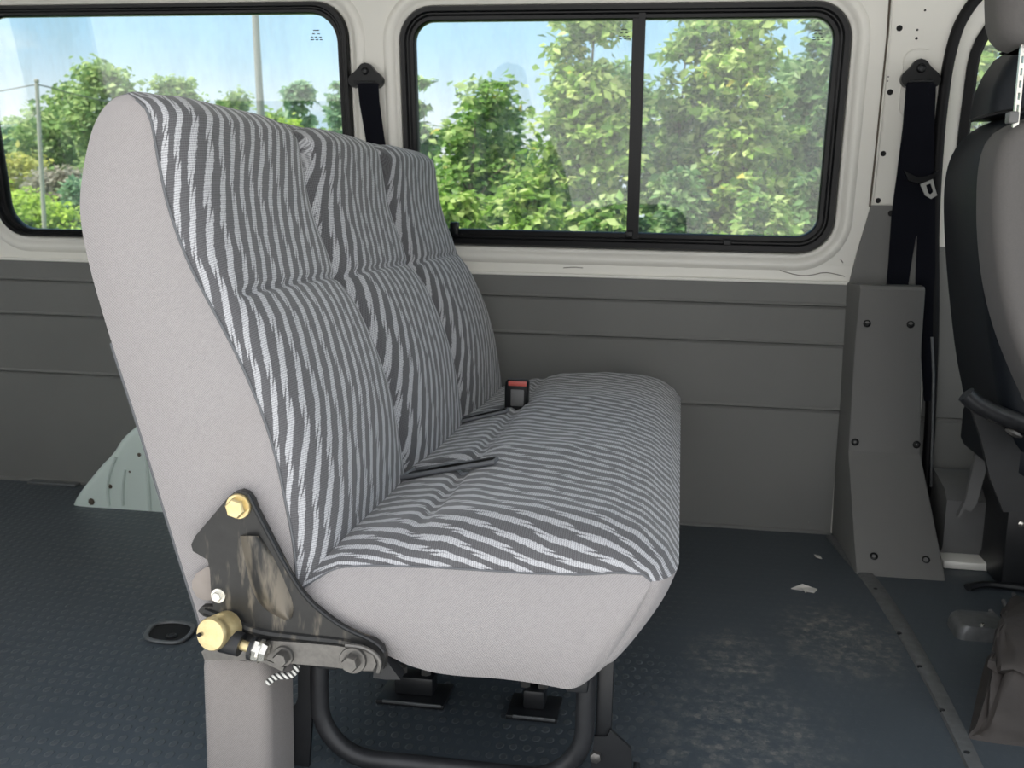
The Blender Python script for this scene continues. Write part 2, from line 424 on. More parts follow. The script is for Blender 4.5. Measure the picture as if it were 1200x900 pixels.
for pts in ([(922, 312), (932, 311), (943, 308)], [(914, 317), (935, 323), (950, 323), (966, 319), (978, 321), (990, 324)], [(985, 304), (988, 308)], [(660, 314), (672, 313), (683, 314)], [(805, 306), (812, 305)]):
    mb = MB(); q = [at_y(px, py, WY - .004) for px, py in smooth_path(pts, 1)]
    mb.tube([(p[0], wally(p[2]) - .0005 if p[2] > WZ else WY - .0005, p[2]) for p in q], .0012, 5)
    mb.done('paint_crack', M['crack'], wall)

# lower trim panel along the far wall: one lapped sheet with three ledges
def panel_profile(zt):
    z = zt; pr = [(.0, zt + .004), (-.012, zt)]
    for gz in (.727, .607, .401):
        pr += [(-.012, gz + .010), (-.0155, gz + .004), (-.0155, gz + .001), (-.006, gz - .003), (-.0125, gz - .010)]
    return pr + [(-.0135, .012), (-.020, .008), (-.020, 0.0)]
pr = panel_profile(.796)
mb = MB(); xs = [X0, -2.0, -1.0, -.4, 0, .3, .512]
mb.loops([[(x, WY + d, z) for d, z in pr] for x in xs], closed=False)
struct(mb.done('trim_1', M['vinyl'], angle=20))
# welt between painted sill and trim panel
mb = MB(); mb.box(X0, .508, WY - .017, WY + .001, .793, .803, .003); struct(mb.done('trim_2', M['white']))

def window(idx, w, gl, split=None):
    """rubber-sealed glazing; w = outer outline, gl = visible glass outline"""
    root = bpy.data.objects.new('window_%d' % idx, None); C.objects.link(root); BASE[root.name] = np.zeros(3); root['kind'] = 'structure'
    L = []
    rg = gl[4]
    def mix(t, g=0): return [(a[0] * (1 - t) + b[0] * t, a[1] * (1 - t) + b[1] * t) for a, b in zip(rrect(*w[:4], w[4]), rrect(*gl[:4], rg))]
    prof = [(0, .012), (0, -.004), (.12, -.012), (.40, -.012), (.50, -.002), (.58, -.002), (.70, .004), (.92, .004), (1.0, .012), (1.0, .034)]
    mb = MB(); mb.loops([[onwall(x, z, d) for x, z in mix(t)] for t, d in prof])
    mb.done('window_frame', M['rubber'], root)
    def pane(outl, d):
        mb = MB(); mb.prism(outl, onwall, d, d + .005); return mb.done('pane', M['glass'], root, smooth=False)
    if split:
        a, b = split
        pane([p for p in rrect(gl[0] - .01, gl[1] + .01, gl[2] - .01, gl[3] + .01, rg) if p[0] < 0] + [(b - .005, gl[3] + .01), (b - .005, gl[2] - .01)][::1] if False else rrect(gl[0] - .008, b - .006, gl[2] - .008, gl[3] + .008, .012), .026)
        pane(rrect(a + .006, gl[1] + .008, gl[2] - .008, gl[3] + .008, .012), .016)
        mb = MB()
        for q0, q1, d0, d1 in ((a, a + (b - a) * .5, .006, .034), (a + (b - a) * .5, b, .000, .024)):
            mb.loops([[onwall(x, z, d) for x, z in ((q0, gl[2] - .02), (q1, gl[2] - .02), (q1, gl[3] + .02), (q0, gl[3] + .02))] for d in (d0, d1)], caps=True)
        mb.done('sash_bar', M['rubber'], root)
    else:
        pane(rrect(gl[0] - .008, gl[1] + .008, gl[2] - .008, gl[3] + .008, rg), .024)
    return root
G1 = (-2.305, -1.087, .905, 1.590, .085); G2 = (-.838, .406, .938, 1.563, .06)
w1 = window(1, W1, G1); w2 = window(2, W2, G2, (-.172, -.134))
# latch knob on the lower corner of the sliding window, clip on its track
p = at_w(534, 266); mb = MB(); mb.box(p[0] - .016, p[0] + .012, p[1] - .02, p[1] + .004, p[2] - .026, p[2] + .016, .004); mb.done('window_latch', M['plastic'], w2)
for px, py in ((737, 274), (852, 284)):
    p = at_w(px, py); mb = MB(); mb.box(p[0] - .012, p[0] + .012, p[1] - .012, p[1] + .002, p[2] - .01, p[2] + .008, .002); mb.done('track_clip', M['plastic'], w2)
# etched maker's marks on the panes: a short bar over two rows of tiny ticks
def glass_mark(root, px, py, off, mat):
    mb = MB()
    for dx, dy, wd in [(-3, -6, 7), (-4, -2, 3), (2, -2, 3), (-6, 2, 3), (-1, 2, 3), (4, 2, 3), (-6, 5, 4), (0, 5, 3), (5, 5, 3)]:
        a = at_w(px + dx, py + dy, off); b_ = at_w(px + dx + wd, py + dy + 1.1, off)
        mb.box(min(a[0], b_[0]), max(a[0], b_[0]), a[1] - .001, a[1] + .0005, min(a[2], b_[2]), max(a[2], b_[2]))
    mb.done('glass_mark', mat, root, smooth=False)
glass_mark(w1, 370, 41, .022, M['print']); glass_mark(w2, 958, 41, .014, M['print']); glass_mark(w2, 731, 40, .024, M['print'])

# front cab door: painted frame round its window, grey door card below
D = .035
door = bpy.data.objects.new('door_1', None); C.objects.link(door); BASE[door.name] = np.zeros(3); door['kind'] = 'structure'
WD = (.800, 1.62, .93, 1.62, .19)
mb = MB(); mb.prism([(.70, WZ), (1.75, WZ), (1.75, ZC), (.70, ZC)], onwall, D, D + .02, holes=[wall_hole(WD, .012)])
mb.done('door_frame', M['white'], door)
mb = MB(); mb.loops([[onwall(x, z, d) for x, z in wall_hole(WD, g)] for g, d in ((.014, D + .02), (.014, D - .008), (.008, D - .012), (-.010, D - .012), (-.018, D - .004), (-.018, D + .02))])
mb.done('window_seal', M['seal'], door)
card = [(D, .93), (D - .02, .90), (D - .028, .55), (D - .028, .392), (D - .022, .388), (D - .022, .380), (D - .028, .376), (D - .03, .27), (D - .03, .10), (D - .02, .02), (D + .02, .0)]
mb = MB(); mb.loops([[(x, WY + d, z) for d, z in card] for x in (.745, 1.0, 1.4, 1.75)], closed=False); mb.done('door_card', M['vinyl'], door, angle=20)
# door pocket, its front lip, and the grey bracket above it
mb = MB()
a = at_y(1102, 592, 3.20); 
for_x = (.80, 1.30)
prof = [(3.25, .24), (3.10, .215), (3.06, .19), (3.06, .05), (3.09, .012), (3.25, .0)]
mb.loops([[(x, y, z) for y, z in prof] for x in (.80, .83, 1.0, 1.30)], closed=False, caps=False)
mb.add([(.80, y, z) for y, z in prof], [tuple(range(len(prof)))]); mb.done('door_pocket', M['grey'], door, angle=40)
w3 = bpy.data.objects.new('window_3', None); C.objects.link(w3); BASE[w3.name] = np.zeros(3); w3['kind'] = 'structure'
mb = MB(); mb.prism(rrect(WD[0] - .005, WD[1] + .005, WD[2] - .005, WD[3] + .005, .19), onwall, D + .008, D + .013); mb.done('pane', M['glass'], w3, smooth=False)
# black rubber weatherstrip round the door opening
mb = MB(); pe = smooth_path([(.795, .0), (.788, .4)] + door_edge[2:], 2)
mb.tube([(x - .002, wally(z, -.004), z) for x, z in pe], .016, 10); struct(mb.done('trim_3', M['seal']))
# pale edge strip of the door lining behind the weatherstrip and white painted sill
mb = MB(); pe = [at_y(px, py, 3.24) for px, py in ((1092, 395), (1094, 440), (1093, 500), (1091, 570))]; mb.tube([tuple(p) for p in pe], .0042, 6); struct(mb.done('trim_4', M['strip']))
mb = MB(); mb.box(.79, 1.6, 3.0, 3.2, 0, .025, .008); struct(mb.done('trim_5', M['white']))

# grey B-pillar cover: slim upper plate, box section with sloping foot
pc = bpy.data.objects.new('trim_6', None); C.objects.link(pc); BASE[pc.name] = np.zeros(3); pc['kind'] = 'structure'
mb = MB(); mb.prism([(.512, .79), (.745, .79), (.735, .95), (.728, 1.035), (.556, 1.035), (.530, .90)], onwall, -.016, .001); mb.done('pillar_plate', M['trimg'], pc)
mb = MB()
sec = [(.800, 3.164, .526, .712, .505), (.79, 3.160, .527, .714, .505), (.63, 3.185, .527, .722, .508), (.298, 3.166, .529, .742, .515), (.288, 3.160, .529, .743, .515), (.15, 3.035, .530, .760, .517), (.0, 2.895, .532, .775, .520)]
L = []
for z, y, xl, xr, xw in sec:
    e = .010
    L.append([(xw - .002, WY, z), (xl, y + e * 1.2, z), (xl + e * .3, y + e * .3, z), (xl + e, y, z), (xr - e, y, z), (xr - e * .3, y + e * .3, z), (xr, y + e * 1.2, z), (xr + .01, WY, z)])
mb.loops(L, closed=False)
mb.add(L[0], [tuple(range(8))]); mb.done('pillar_box', M['trimg'], pc, angle=25)
for px, py, z in ((1016, 379, 0), (1067, 380, 0), (1002, 518, 0), (1074, 521, 0), (1024, 652, 1), (1085, 656, 1)):
    p = None
    for y in np.linspace(2.89, 3.2, 300):
        q = at_y(px, py, y); zz = [s_[0] for s_ in sec][::-1]; yy = [s_[1] for s_ in sec][::-1]
        if np.interp(q[2], zz, yy) <= y + 1e-6: p = q; break
    if p is None: continue
    nrm = (0, -.72, .69) if z else (0, -1, .06)
    mb = MB(); mb.lathe([(.0115, -.002), (.0115, .002), (.0085, .0035), (.0065, .0005), (.001, .0)], p, nrm, 16); mb.done('screw', M['plastic'], pc)
mb = MB(); mb.lathe([(.009, -.001), (.009, .019), (.004, .019)], onwall(*flat_on_wall(1043, 249)), (0, -1, -.151), 12); mb.done('screw', M['hole'], pc)

# threshold strip let into the floor
lf = [(968, 628), (990, 655), (1008, 674), (1035, 714), (1070, 772), (1101, 832), (1131, 895), (1150, 940)]
rt = [(977, 628), (1002, 655), (1027, 674), (1057, 716), (1090, 772), (1121, 832), (1152, 895), (1172, 940)]
A = smooth_path([at_z(*p, .004) for p in lf], 2); B = smooth_path([at_z(*p, .004) for p in rt], 2)
mb = MB(); L = [[tuple(a - [0, 0, .004]), tuple(a + (b - a) * .08 + [0, 0, .002]), tuple(a + (b - a) * .5 + [0, 0, .003]), tuple(a + (b - a) * .92 + [0, 0, .002]), tuple(b - [0, 0, .004])] for a, b in zip(A, B)]
mb.loops(L, closed=False); st = struct(mb.done('trim_7', M['strip'], angle=60))
for px, py in ((1054, 742), (1078, 781), (1104, 832), (1133, 882), (1026, 690)):
    p = at_z(px, py, .006); mb = MB(); mb.lathe([(.006, -.002), (.006, .0015), (.003, .003)], p, (0, 0, 1), 12); mb.done('rivet', M['black'], st)

# white wheel arch behind the bench
def arch():
    mb = MB(); yf = 3.02
    out = smooth_path([at_y(*p, yf)[[0, 2]] for p in ((82, 597), (86, 586), (97, 570), (118, 545))], 2).tolist()
    out2 = smooth_path([at_y(*p, yf)[[0, 2]] for p in ((118, 545), (131, 532), (140, 516), (154, 503), (170, 492))], 2).tolist()
    xm = -1.35
    half = [(x, max(z, 0)) for x, z in out + out2[1:]]
    top = [(-1.62, half[-1][1] + .04), (-1.5, half[-1][1] + .065), (xm, half[-1][1] + .072)]
    half = half + top
    full = half + [(2 * xm - x, z) for x, z in half[:-1][::-1]]
    c = np.array([xm, 0.0])
    L = []
    for k, y in ((.90, yf - .002), (.95, yf - .001), (.985, yf + .004), (1.0, yf + .016), (1.0, WY)):
        L.append([(c[0] + (x - c[0]) * k, y, z * k if z > 0 else 0) for x, z in full])
    mb.loops(L, closed=False)
    n = len(full); mb.add([(p[0], yf - .002, p[2]) for p in L[0]], [tuple(range(n))])
    a = struct(mb.done('wheel_arch', M['archw'], angle=45))
    for pts in ([(128, 592), (126, 575), (128, 555), (136, 535)], [(144, 592), (144, 570), (147, 550)], [(176, 598), (174, 560), (168, 515)]):
        mb = MB(); mb.tube([tuple(at_y(px, py, yf - .002)) for px, py in smooth_path(pts, 2)], .009, 8, flat=.6); mb.done('pressed_rib', M['archw'], a)
    for px, py, q in ((163, 533, .007), (129, 570, .008), (152, 553, .004), (107, 588, .012)):
        mb = MB(); p = at_y(px, py, yf - .004); mb.lathe([(q, 0), (q * .6, -.002)], p, (0, 1, 0), 7); mb.done('paint_chip', M['crack'], a)
arch()
# floor edge strip by the far left corner
mb = MB(); a = at_z(30, 566, .006); b = at_z(93, 567, .006); mb.box(a[0], b[0], WY - .055, WY - .018, 0, .010, .003); struct(mb.done('trim_8', M['strip']))

# roof, rear, front and camera-side shell (around and behind the view; they shade the cabin)
mb = MB(); mb.box(X0, X1, YN, WY + .05, ZC, ZC + .05); struct(mb.done('ceiling', M['lining']))
mb = MB()
mb.prism([(YN, 0), (WY, 0), (WY - .1, ZC), (YN, ZC)], lambda a, b, d: (X0 + d, a, b), -.04, 0, holes=[rrect(1.25, 2.08, .85, 1.6, .08), rrect(2.22, 2.98, .85, 1.6, .08)])
struct(mb.done('wall_rear', M['white']))
mb = MB(); mb.prism([(X0, 0), (-1.55, 0), (-1.55, 1.70), (1.10, 1.70), (1.10, 0), (1.2, 0), (1.2, ZC), (X0, ZC)], lambda a, b, d: (a, YN + d, b), -.04, 0, holes=[rrect(-3.2, -1.75, .9, 1.6, .08)])
struct(mb.done('wall_right', M['white']))
mb = MB(); mb.box(X1 - .3, X1, YN, WY, -.06, .9); struct(mb.done('wall_front', M['grey']))
mb = MB(); mb.box(1.75, X1, WY, WY + .03, -.06, .95); struct(mb.done('wall_cab', M['white']))

# ------------------------------------------------------------------ the bench
YB0, YB1 = 1.50, 3.17
N1, N2 = 2.055, 2.625            # borders between the three places
def stations():
    d = [0, .004, .010, .018, .028, .040, .055, .072, .09]
    mid = np.r_[np.linspace(YB0 + .105, YB1 - .105, 120), [c + q for c in (N1, N2) for q in np.linspace(-.055, .055, 23)]]; mid = np.unique(np.round(mid, 4))
    return np.r_[[YB0 + x for x in d], mid, [YB1 - x for x in d[::-1]]]
def edge_f(y, w, p=2.2):
    d = min(y - YB0, YB1 - y); t = max(0.0, 1 - d / w); return (1 - t ** p) ** (1 / p)
bench = thing('bench_seat', 'grey three-place bench seat with striped moquette backrest and cushion on black floor brackets', 'seat', (-.35, 2.3, 0))

def closed_loft(ys, fa, fb, ncap, bulge, skew, eamp, ew):
    """ys stations; fa[s], fb[s]: two paths of n points each (pattern path, then plain path) that share neither end.
    Returns verts, quads tagged 0 (path a), 1 (path b and joins and caps)."""
    n = len(fa[0]); m_ = len(fb[0]); Ns = len(ys); V = []; Q = []; T = []; UV = []
    G = np.array([[(p[0], ys[s], p[1]) for p in fa[s]] for s in range(Ns)])
    eb = np.array([eamp * edge_f(y, ew, 2.0) for y in ys]); u1 = np.r_[0, np.cumsum(np.hypot(np.diff(ys), np.diff(eb)))]; u1 -= u1[Ns // 2]; ua = np.repeat(u1[:, None], n, 1)
    v1 = np.r_[0, np.cumsum(np.linalg.norm(np.diff(G.mean(0), axis=0), axis=1))]; va = np.repeat(v1[None], Ns, 0)
    for s in range(Ns):
        ring = list(fa[s]) + list(fb[s])[::-1]
        V += [(p[0], ys[s], p[1]) if len(p) == 2 else (p[0], p[2], p[1]) for p in ring]
        arc = np.r_[0, np.cumsum(np.linalg.norm(np.diff(np.asarray(fa[s])[:, :2], axis=0), axis=1))]
        UV += [((ua[s, k] + skew * va[s, k]) * S, va[s, k] * S) for k in range(n)] + [(0, 0)] * m_
    w = n + m_
    for s in range(Ns - 1):
        for k in range(w):
            k2 = (k + 1) % w
            Q.append((s * w + k, s * w + k2, (s + 1) * w + k2, (s + 1) * w + k)); T.append(0 if k < n - 1 else 1)
    for s, sg in ((0, -1), (Ns - 1, 1)):
        prev = [s * w + k for k in range(n)]; y = ys[s]
        idx_b = [s * w + n + (m_ - 1 - k) for k in range(m_)]
        Pa = np.asarray(fa[s])[:, :2]; Pb = np.asarray(fb[s])[:, :2]
        assert n == m_
        cols = [prev]
        for c in range(1, ncap):
            t = c / ncap; col = []
            for k in range(n):
                q = Pa[k] * (1 - t) + Pb[k] * t; ke = math.sin(PI * k / (n - 1)) ** .5
                V.append((q[0], y + sg * bulge * math.sin(PI * t) ** .8 * ke, q[1])); UV.append((0, 0)); col.append(len(V) - 1)
            cols.append(col)
        cols.append(idx_b)
        for c in range(ncap):
            for k in range(n - 1): Q.append((cols[c][k], cols[c][k + 1], cols[c + 1][k + 1], cols[c + 1][k])); T.append(2 if sg < 0 else 3)
        # the small end strips between the two paths stay closed by the ring faces
    return np.array(V), Q, T, np.array(UV)
def split_obj(V, Q, T, UV, tags, name, mat, parent, uv=True, **k):
    q = [f for f, t in zip(Q, T) if t in tags]; used = sorted({i for f in q for i in f}); mp = {u: i for i, u in enumerate(used)}
    return fin(name, V[used], [tuple(mp[i] for i in f) for f in q], mat, parent, uv=UV[used] if uv else None, **k)

# --- backrest
seam_px = [(160, 117), (170, 124), (178, 140), (185, 185), (195, 235), (208, 275), (222, 310), (240, 345), (262, 385), (285, 430), (310, 490), (325, 540), (335, 590), (345, 640), (348, 680), (350, 705)]
rear_px = [(150, 110.5), (128, 117), (112, 140), (104, 165), (97, 200), (93, 235), (95, 265), (103, 305), (115, 350), (135, 415), (160, 490), (180, 555), (200, 620), (215, 668), (233, 725), (244, 762)]
NB = 124
seam = resample(smooth_path([at_y(px, py, YB0)[[0, 2]] for px, py in seam_px], 2), NB)[::-1]      # bottom -> top
rear = resample(smooth_path([at_y(px, py, YB0)[[0, 2]] for px, py in rear_px], 2), NB)[::-1]
tan_ = np.gradient(seam, axis=0); tan_ /= np.linalg.norm(tan_, axis=1)[:, None]
nrm_ = np.stack([tan_[:, 1], -tan_[:, 0]], 1)          # towards the front / up
def vnotch(y, yc, w): return max(0.0, 1 - abs(y - yc) / w) ** 1.15
ys = stations(); fa, fb = [], []
for y in ys:
    e = edge_f(y, .10)
    A_ = []
    for k in range(NB):
        x, z = seam[k]; t = k / (NB - 1)
        b = .058 * e * min(1, (1 - t) / .06 + .25) * min(1, .55 + t / .12)
        ch = sum(.020 * math.exp(-((y - c) / .022) ** 2) + .024 * math.exp(-((y - c) / .075) ** 2) for c in (N1, N2)) * e
        # the seam across all three places
        sd = (z - .843 + .02 * 0)
        b -= (.010 * math.exp(-(sd / .007) ** 2) + .009 * math.exp(-(sd / .034) ** 2)) * min(1, max(0, (min(y - YB0, YB1 - y) - .02) / .03))
        # soft lumbar swelling inside each place
        seg = (y - YB0) / (N1 - YB0) if y < N1 else (y - N1) / (N2 - N1) if y < N2 else (y - N2) / (YB1 - N2)
        b += .012 * math.sin(PI * seg) * math.sin(PI * min(1, max(0, (t - .02) / .62)))
        b -= ch
        px_, pz_ = x + nrm_[k][0] * b, z + nrm_[k][1] * b
        fz = max(0.0, min(1.0, (pz_ - 1.062) / .055)); wn = .008 + .034 * fz
        cut = min(1.0, 1.7 * max(vnotch(y, N1, wn), vnotch(y, N2, wn))) * fz ** .6
        sh_ = max(vnotch(y, N1, .16), vnotch(y, N2, .16)) ** 2 * fz
        px_ -= .115 * cut; pz_ -= .030 * cut + .012 * sh_
        A_.append((px_, pz_))
    B_ = []
    for k in range(NB):
        x, z = rear[k]; cut = 0; fz = max(0.0, min(1.0, (z - 1.05) / .11))
        B_.append((x - .0 * e, z - .012 * cut * fz + .012 * e * max(0, (z - 1.1) / .08) * (1 if k > NB * .9 else 0)))
    fa.append(A_); fb.append(B_)
V, Q, T, UV = closed_loft(ys, fa, fb, 10, .016, -.42, .125, .10)
# faces that join the two paths over the top carry the pattern too
wr = 2 * NB
T = [0 if (t == 1 and len({(i % wr) for i in f} & {NB - 1, NB, NB + 1}) >= 2 and max(f) < len(ys) * wr and (min(i % wr for i in f) >= NB - 1 and max(i % wr for i in f) <= NB + 5)) else t for f, t in zip(Q, T)]
for i in range(len(ys)):
    bu, bv = UV[i * wr + NB - 1]
    for k in range(NB, NB + 8): UV[i * wr + k] = (bu - .42 * (k - NB + 1) * .007, bv + (k - NB + 1) * .007)
back = split_obj(V, Q, T, UV, (0,), 'backrest', M['stripe'], bench, angle=70)
rp = split_obj(V, Q, T, UV, (1,), 'back_cover', M['weave'], bench, uv=False, angle=60); rp['label'] = 'plain grey rear cover'
for tg in (2, 3):
    sp = split_obj(V, Q, T, UV, (tg,), 'side_panel', M['weave'], bench, uv=False, angle=70); sp['label'] = 'plain light grey side panel'
# piping along the near and far seams, dark welt down the rear corner
for y, sg in ((YB0, -1), (YB1, 1)):
    mb = MB(); mb.tube([(x, y + sg * .0005, z) for x, z in seam[::3]], .0022, 6); mb.done('seam_piping', M['slot'], back)
mb = MB(); mb.tube([(x - .003, YB0 + .004, z) for x, z in rear[:70:2]], .0035, 6); mb.done('rear_welt', M['slot'], rp)

# --- cushion
zin = [(-.63, .415), (-.60, .43), (-.55, .452), (-.49, .474), (-.43, .492), (-.405, .496), (-.34, .516), (-.21, .527), (-.10, .522), (-.04, .506), (0, .478), (.020, .450)]
zed = [(-.63, .345), (-.60, .372), (-.56, .405), (-.52, .432), (-.455, .440), (-.358, .444), (-.29, .445), (-.209, .446), (-.13, .450), (-.052, .458), (.0, .458), (.018, .448)]
bot = [(-.63, .325), (-.58, .335), (-.545, .322), (-.47, .30), (-.43, .283), (-.399, .270), (-.343, .260), (-.246, .264), (-.157, .258), (-.12, .254), (-.091, .277), (-.053, .316), (-.022, .36), (.004, .404), (.016, .437)]
NC = 70
xe = np.array([p[0] for p in zed])
top_x = np.r_[np.linspace(-.63, -.02, 50), np.linspace(-.012, .020, 20)]
bot_r = resample(smooth_path(bot, 2), NC)
ys2 = stations(); fa, fb = [], []
for y in ys2:
    e = edge_f(y, .12, 2.0); ec = edge_f(y, .095, 2.0)
    A_, B_ = [], []
    for x in top_x:
        zi = np.interp(x, *zip(*zin)); ze = np.interp(x, *zip(*zed))
        z = ze + (zi - ze) * e
        dn = min(y - YB0, YB1 - y)
        z -= e * .012 * math.exp(-((x + .400) / .012) ** 2) * min(1, dn / .15)
        # seat hollows: a gentle dish in each place, ridges between
        seg = (y - YB0) / (N1 - YB0) if y < N1 else (y - N1) / (N2 - N1) if y < N2 else (y - N2) / (YB1 - N2)
        z -= e * .010 * math.sin(PI * seg) * math.exp(-((x + .24) / .16) ** 2)
        if x < -.36:
            z -= e * sum(.012 * math.exp(-((y - c) / .02) ** 2) for c in (N1, N2)) * min(1, (-.36 - x) / .05)
        f = max(0, (x + .12) / .14)
        A_.append((x - (1 - ec) * .040 * f, z))
    for k in range(NC):
        x, z = bot_r[k]; f = max(0, min(1, (x + .2) / .2)) if k > NC * .45 else 0
        B_.append((x - (1 - ec) * .040 * f, z + (.006 * math.sin(y * 9) + (1 - ec) * 0.0) * (1 if z < .3 else 0)))
    fa.append(A_); fb.append(B_)
V, Q, T, UV = closed_loft(ys2, fa, fb, 12, .022, .58, .14, .12)
cush = split_obj(V, Q, T, UV, (0,), 'seat_cushion', M['stripe'], bench, angle=70)
cs = split_obj(V, Q, T, UV, (1, 2, 3), 'cushion_side', M['weave'], bench, uv=False, angle=60); cs['label'] = 'plain light grey cushion border'
for fy in (0, -1):
    mb = MB(); mb.tube([(p[0], ys2[fy], p[1]) for p in fa[fy][::2]], .0018, 6); mb.done('seam_piping', M['slot'], cush)
def cush_z(x, y):
    s = int(np.argmin(abs(ys2 - y))); a = np.asarray(fa[s]); return float(np.interp(x, a[:, 0], a[:, 1]))

# belt slots between the places: grey lipped mouth with a dark opening
def cush_hit(px, py):
    for y in np.linspace(1.5, 3.2, 1400):
        q = at_y(px, py, y)
        if -.63 < q[0] < .02 and q[2] <= cush_z(q[0], y): return q[0], y
    return None
for (pa, pb2) in (((478, 561), (580, 546)), ((538, 497), (594, 486))):
    (xa, ya), (xb, yb) = cush_hit(*pa), cush_hit(*pb2)
    c = [(xa + (xb - xa) * t, ya + (yb - ya) * t) for t in np.linspace(0, 1, 14)]
    d = Vector((xb - xa, yb - ya, 0)).normalized(); nn = Vector((-d.y, d.x, 0))
    up, lo = [], []
    for i, (x, y) in enumerate(c):
        w = .028 * (1 - .72 * i / 13); z = cush_z(xa, ya) + (cush_z(xb, yb) - cush_z(xa, ya)) * i / 13 + .009
        up.append((x + nn.x * w, y + nn.y * w, z + .003)); lo.append((x - nn.x * w, y - nn.y * w, z))
    mb = MB(); mb.tube(up + lo[::-1], .0048, 8, closed=True); lip = mb.done('belt_slot', M['slot'], bench)
    mb = MB(); n_ = len(up)
    ins = [tuple(np.array(a) * .9 + np.array(b) * .1 - [0, 0, .001]) for a, b in zip(up, lo)]; ins2 = [tuple(np.array(a) * .1 + np.array(b) * .9 - [0, 0, .001]) for a, b in zip(up, lo)]
    mid = [tuple(np.array(a) * .5 + np.array(b) * .5 + [0, 0, .002 + .0005 * i]) for i, (a, b) in enumerate(zip(up, lo))]
    mb.loops([[a, m_, b] for a, m_, b in zip(ins, mid, ins2)], closed=False); mb.done('slot_opening', M['hole'], lip)
    # folded grey strap end lying in the mouth
    mb = MB(); mb.loops([[tuple(np.array(a) * .75 + np.array(b) * .25 + [0, 0, .006]), tuple(np.array(a) * .35 + np.array(b) * .65 + [0, 0, .007])] for a, b in list(zip(up, lo))[3:]], closed=False); mb.done('strap_end', M['slot'], lip)

# --- hinge bracket on the near end
yb = YB0 - .030
brk_px = [(268, 582), (274, 577), (282, 575), (290, 578), (296, 586), (300, 597), (320, 636), (343, 680), (353, 694), (365, 708), (382, 722), (400, 735), (420, 745), (438, 751), (448, 759), (452, 771), (449, 785), (446, 789), (395, 783), (313, 774), (302, 767), (285, 752), (268, 738), (252, 727), (238, 722), (232, 716), (236, 711), (250, 711), (247, 690), (246, 668), (243, 656), (233, 650), (226, 646), (224, 638), (229, 628)]
bp = [at_y(px, py, yb)[[0, 2]] for px, py in brk_px]
XZ = lambda a, b, d: (a, d, b)
mb = MB(); mb.prism([tuple(p) for p in bp], XZ, yb, yb + .014)
hinge = mb.done('hinge_bracket', M['bracket'], bench, angle=30)
# pressed ridge, rolled edge and lower rib
def on_b(px, py, d=0): return tuple(at_y(px, py, yb - d))
ridge = [(280, 628), (285, 655), (292, 690), (306, 714), (334, 727)]; ridge2 = [(306, 628), (322, 652), (337, 684), (347, 710), (342, 724)]
mb = MB(); L = []
for a, b in zip(smooth_path(ridge, 2), smooth_path(ridge2, 2)):
    L.append([on_b(*(a * (1 - t) + b * t), .014 * math.sin(PI * t) - .002) for t in np.linspace(0, 1, 9)])
mb.loops(L, closed=False); mb.done('pressed_ridge', M['bracketw'], hinge, angle=60)
mb = MB(); mb.tube([on_b(px, py, 0) for px, py in smooth_path([(291, 579), (299, 597), (343, 680), (365, 708), (400, 735), (440, 752), (450, 764)], 2)], .0035, 8); mb.done('rolled_edge', M['black'], hinge)
mb = MB(); mb.tube([on_b(px, py, 0) for px, py in smooth_path([(240, 716), (262, 724), (300, 741), (350, 747), (400, 752), (425, 758)], 2)], .007, 8); mb.done('rolled_edge', M['bracket'], hinge)
def hexbolt(px, py, r, parent, mat, name='bolt', washer=None, h=.016, y=None, rot=.3):
    yy = yb if y is None else y
    p = at_y(px, py, yy); mb = MB()
    w = washer or r * 1.5
    mb.lathe([(w, .001), (w, -.003), (w * .95, -.005), (r * .9, -.005)], p, (0, 1, 0), 24)
    mb.lathe([(r, -.005), (r, -.005 - h * .8), (r * .86, -.005 - h), (r * .3, -.005 - h)], p, (0, 1, 0), 6)
    return mb.done(name, mat, parent, angle=30)
bt = hexbolt(280, 593, .0165, hinge, M['brass'], washer=.0205, h=.014); bt['label'] = 'yellow plated upper pivot bolt'
hexbolt(257, 697, .0085, hinge, M['zinc'], washer=.0125, h=.008)
# thin clear tab tucked behind the bracket
tp = [(243, 664), (230, 672), (225, 681), (225, 690), (231, 700), (238, 703), (250, 704), (248, 665)]
mb = MB(); mb.prism([tuple(at_y(px, py, YB0 - .017)[[0, 2]]) for px, py in tp], XZ, YB0 - .017, YB0 - .012); mb.done('clear_tab', M['tag'], hinge)
# lower link bar with its bolts
y2 = yb - .012
bar_px = [(308, 755), (318, 751), (350, 753), (395, 757), (425, 762), (437, 768), (441, 778), (437, 786), (425, 786), (380, 781), (320, 776), (308, 770)]
mb = MB(); mb.prism([tuple(at_y(px, py, y2)[[0, 2]]) for px, py in bar_px], XZ, y2, yb); bar = mb.done('link_bar', M['steel'], bench)
hexbolt(414, 773, .014, bar, M['steel'], washer=.022, y=y2); hexbolt(333, 768, .0125, bar, M['steel'], washer=.0165, y=y2)
mb = MB(); q = at_y(420, 770, y2 + .005); mb.tube([tuple(at_y(px, py, y2)) for px, py in smooth_path([(405, 756), (425, 758), (440, 766), (446, 777), (443, 788)], 2)], .004, 8); mb.done('rolled_edge', M['steel'], bar)
mb = MB(); mb.prism([tuple(at_y(px, py, yb + .03)[[0, 2]]) for px, py in [(445, 757), (453, 765), (460, 776), (472, 792), (455, 792), (440, 790)]], XZ, yb + .016, yb + .045); mb.done('seat_frame_end', M['black'], bench)
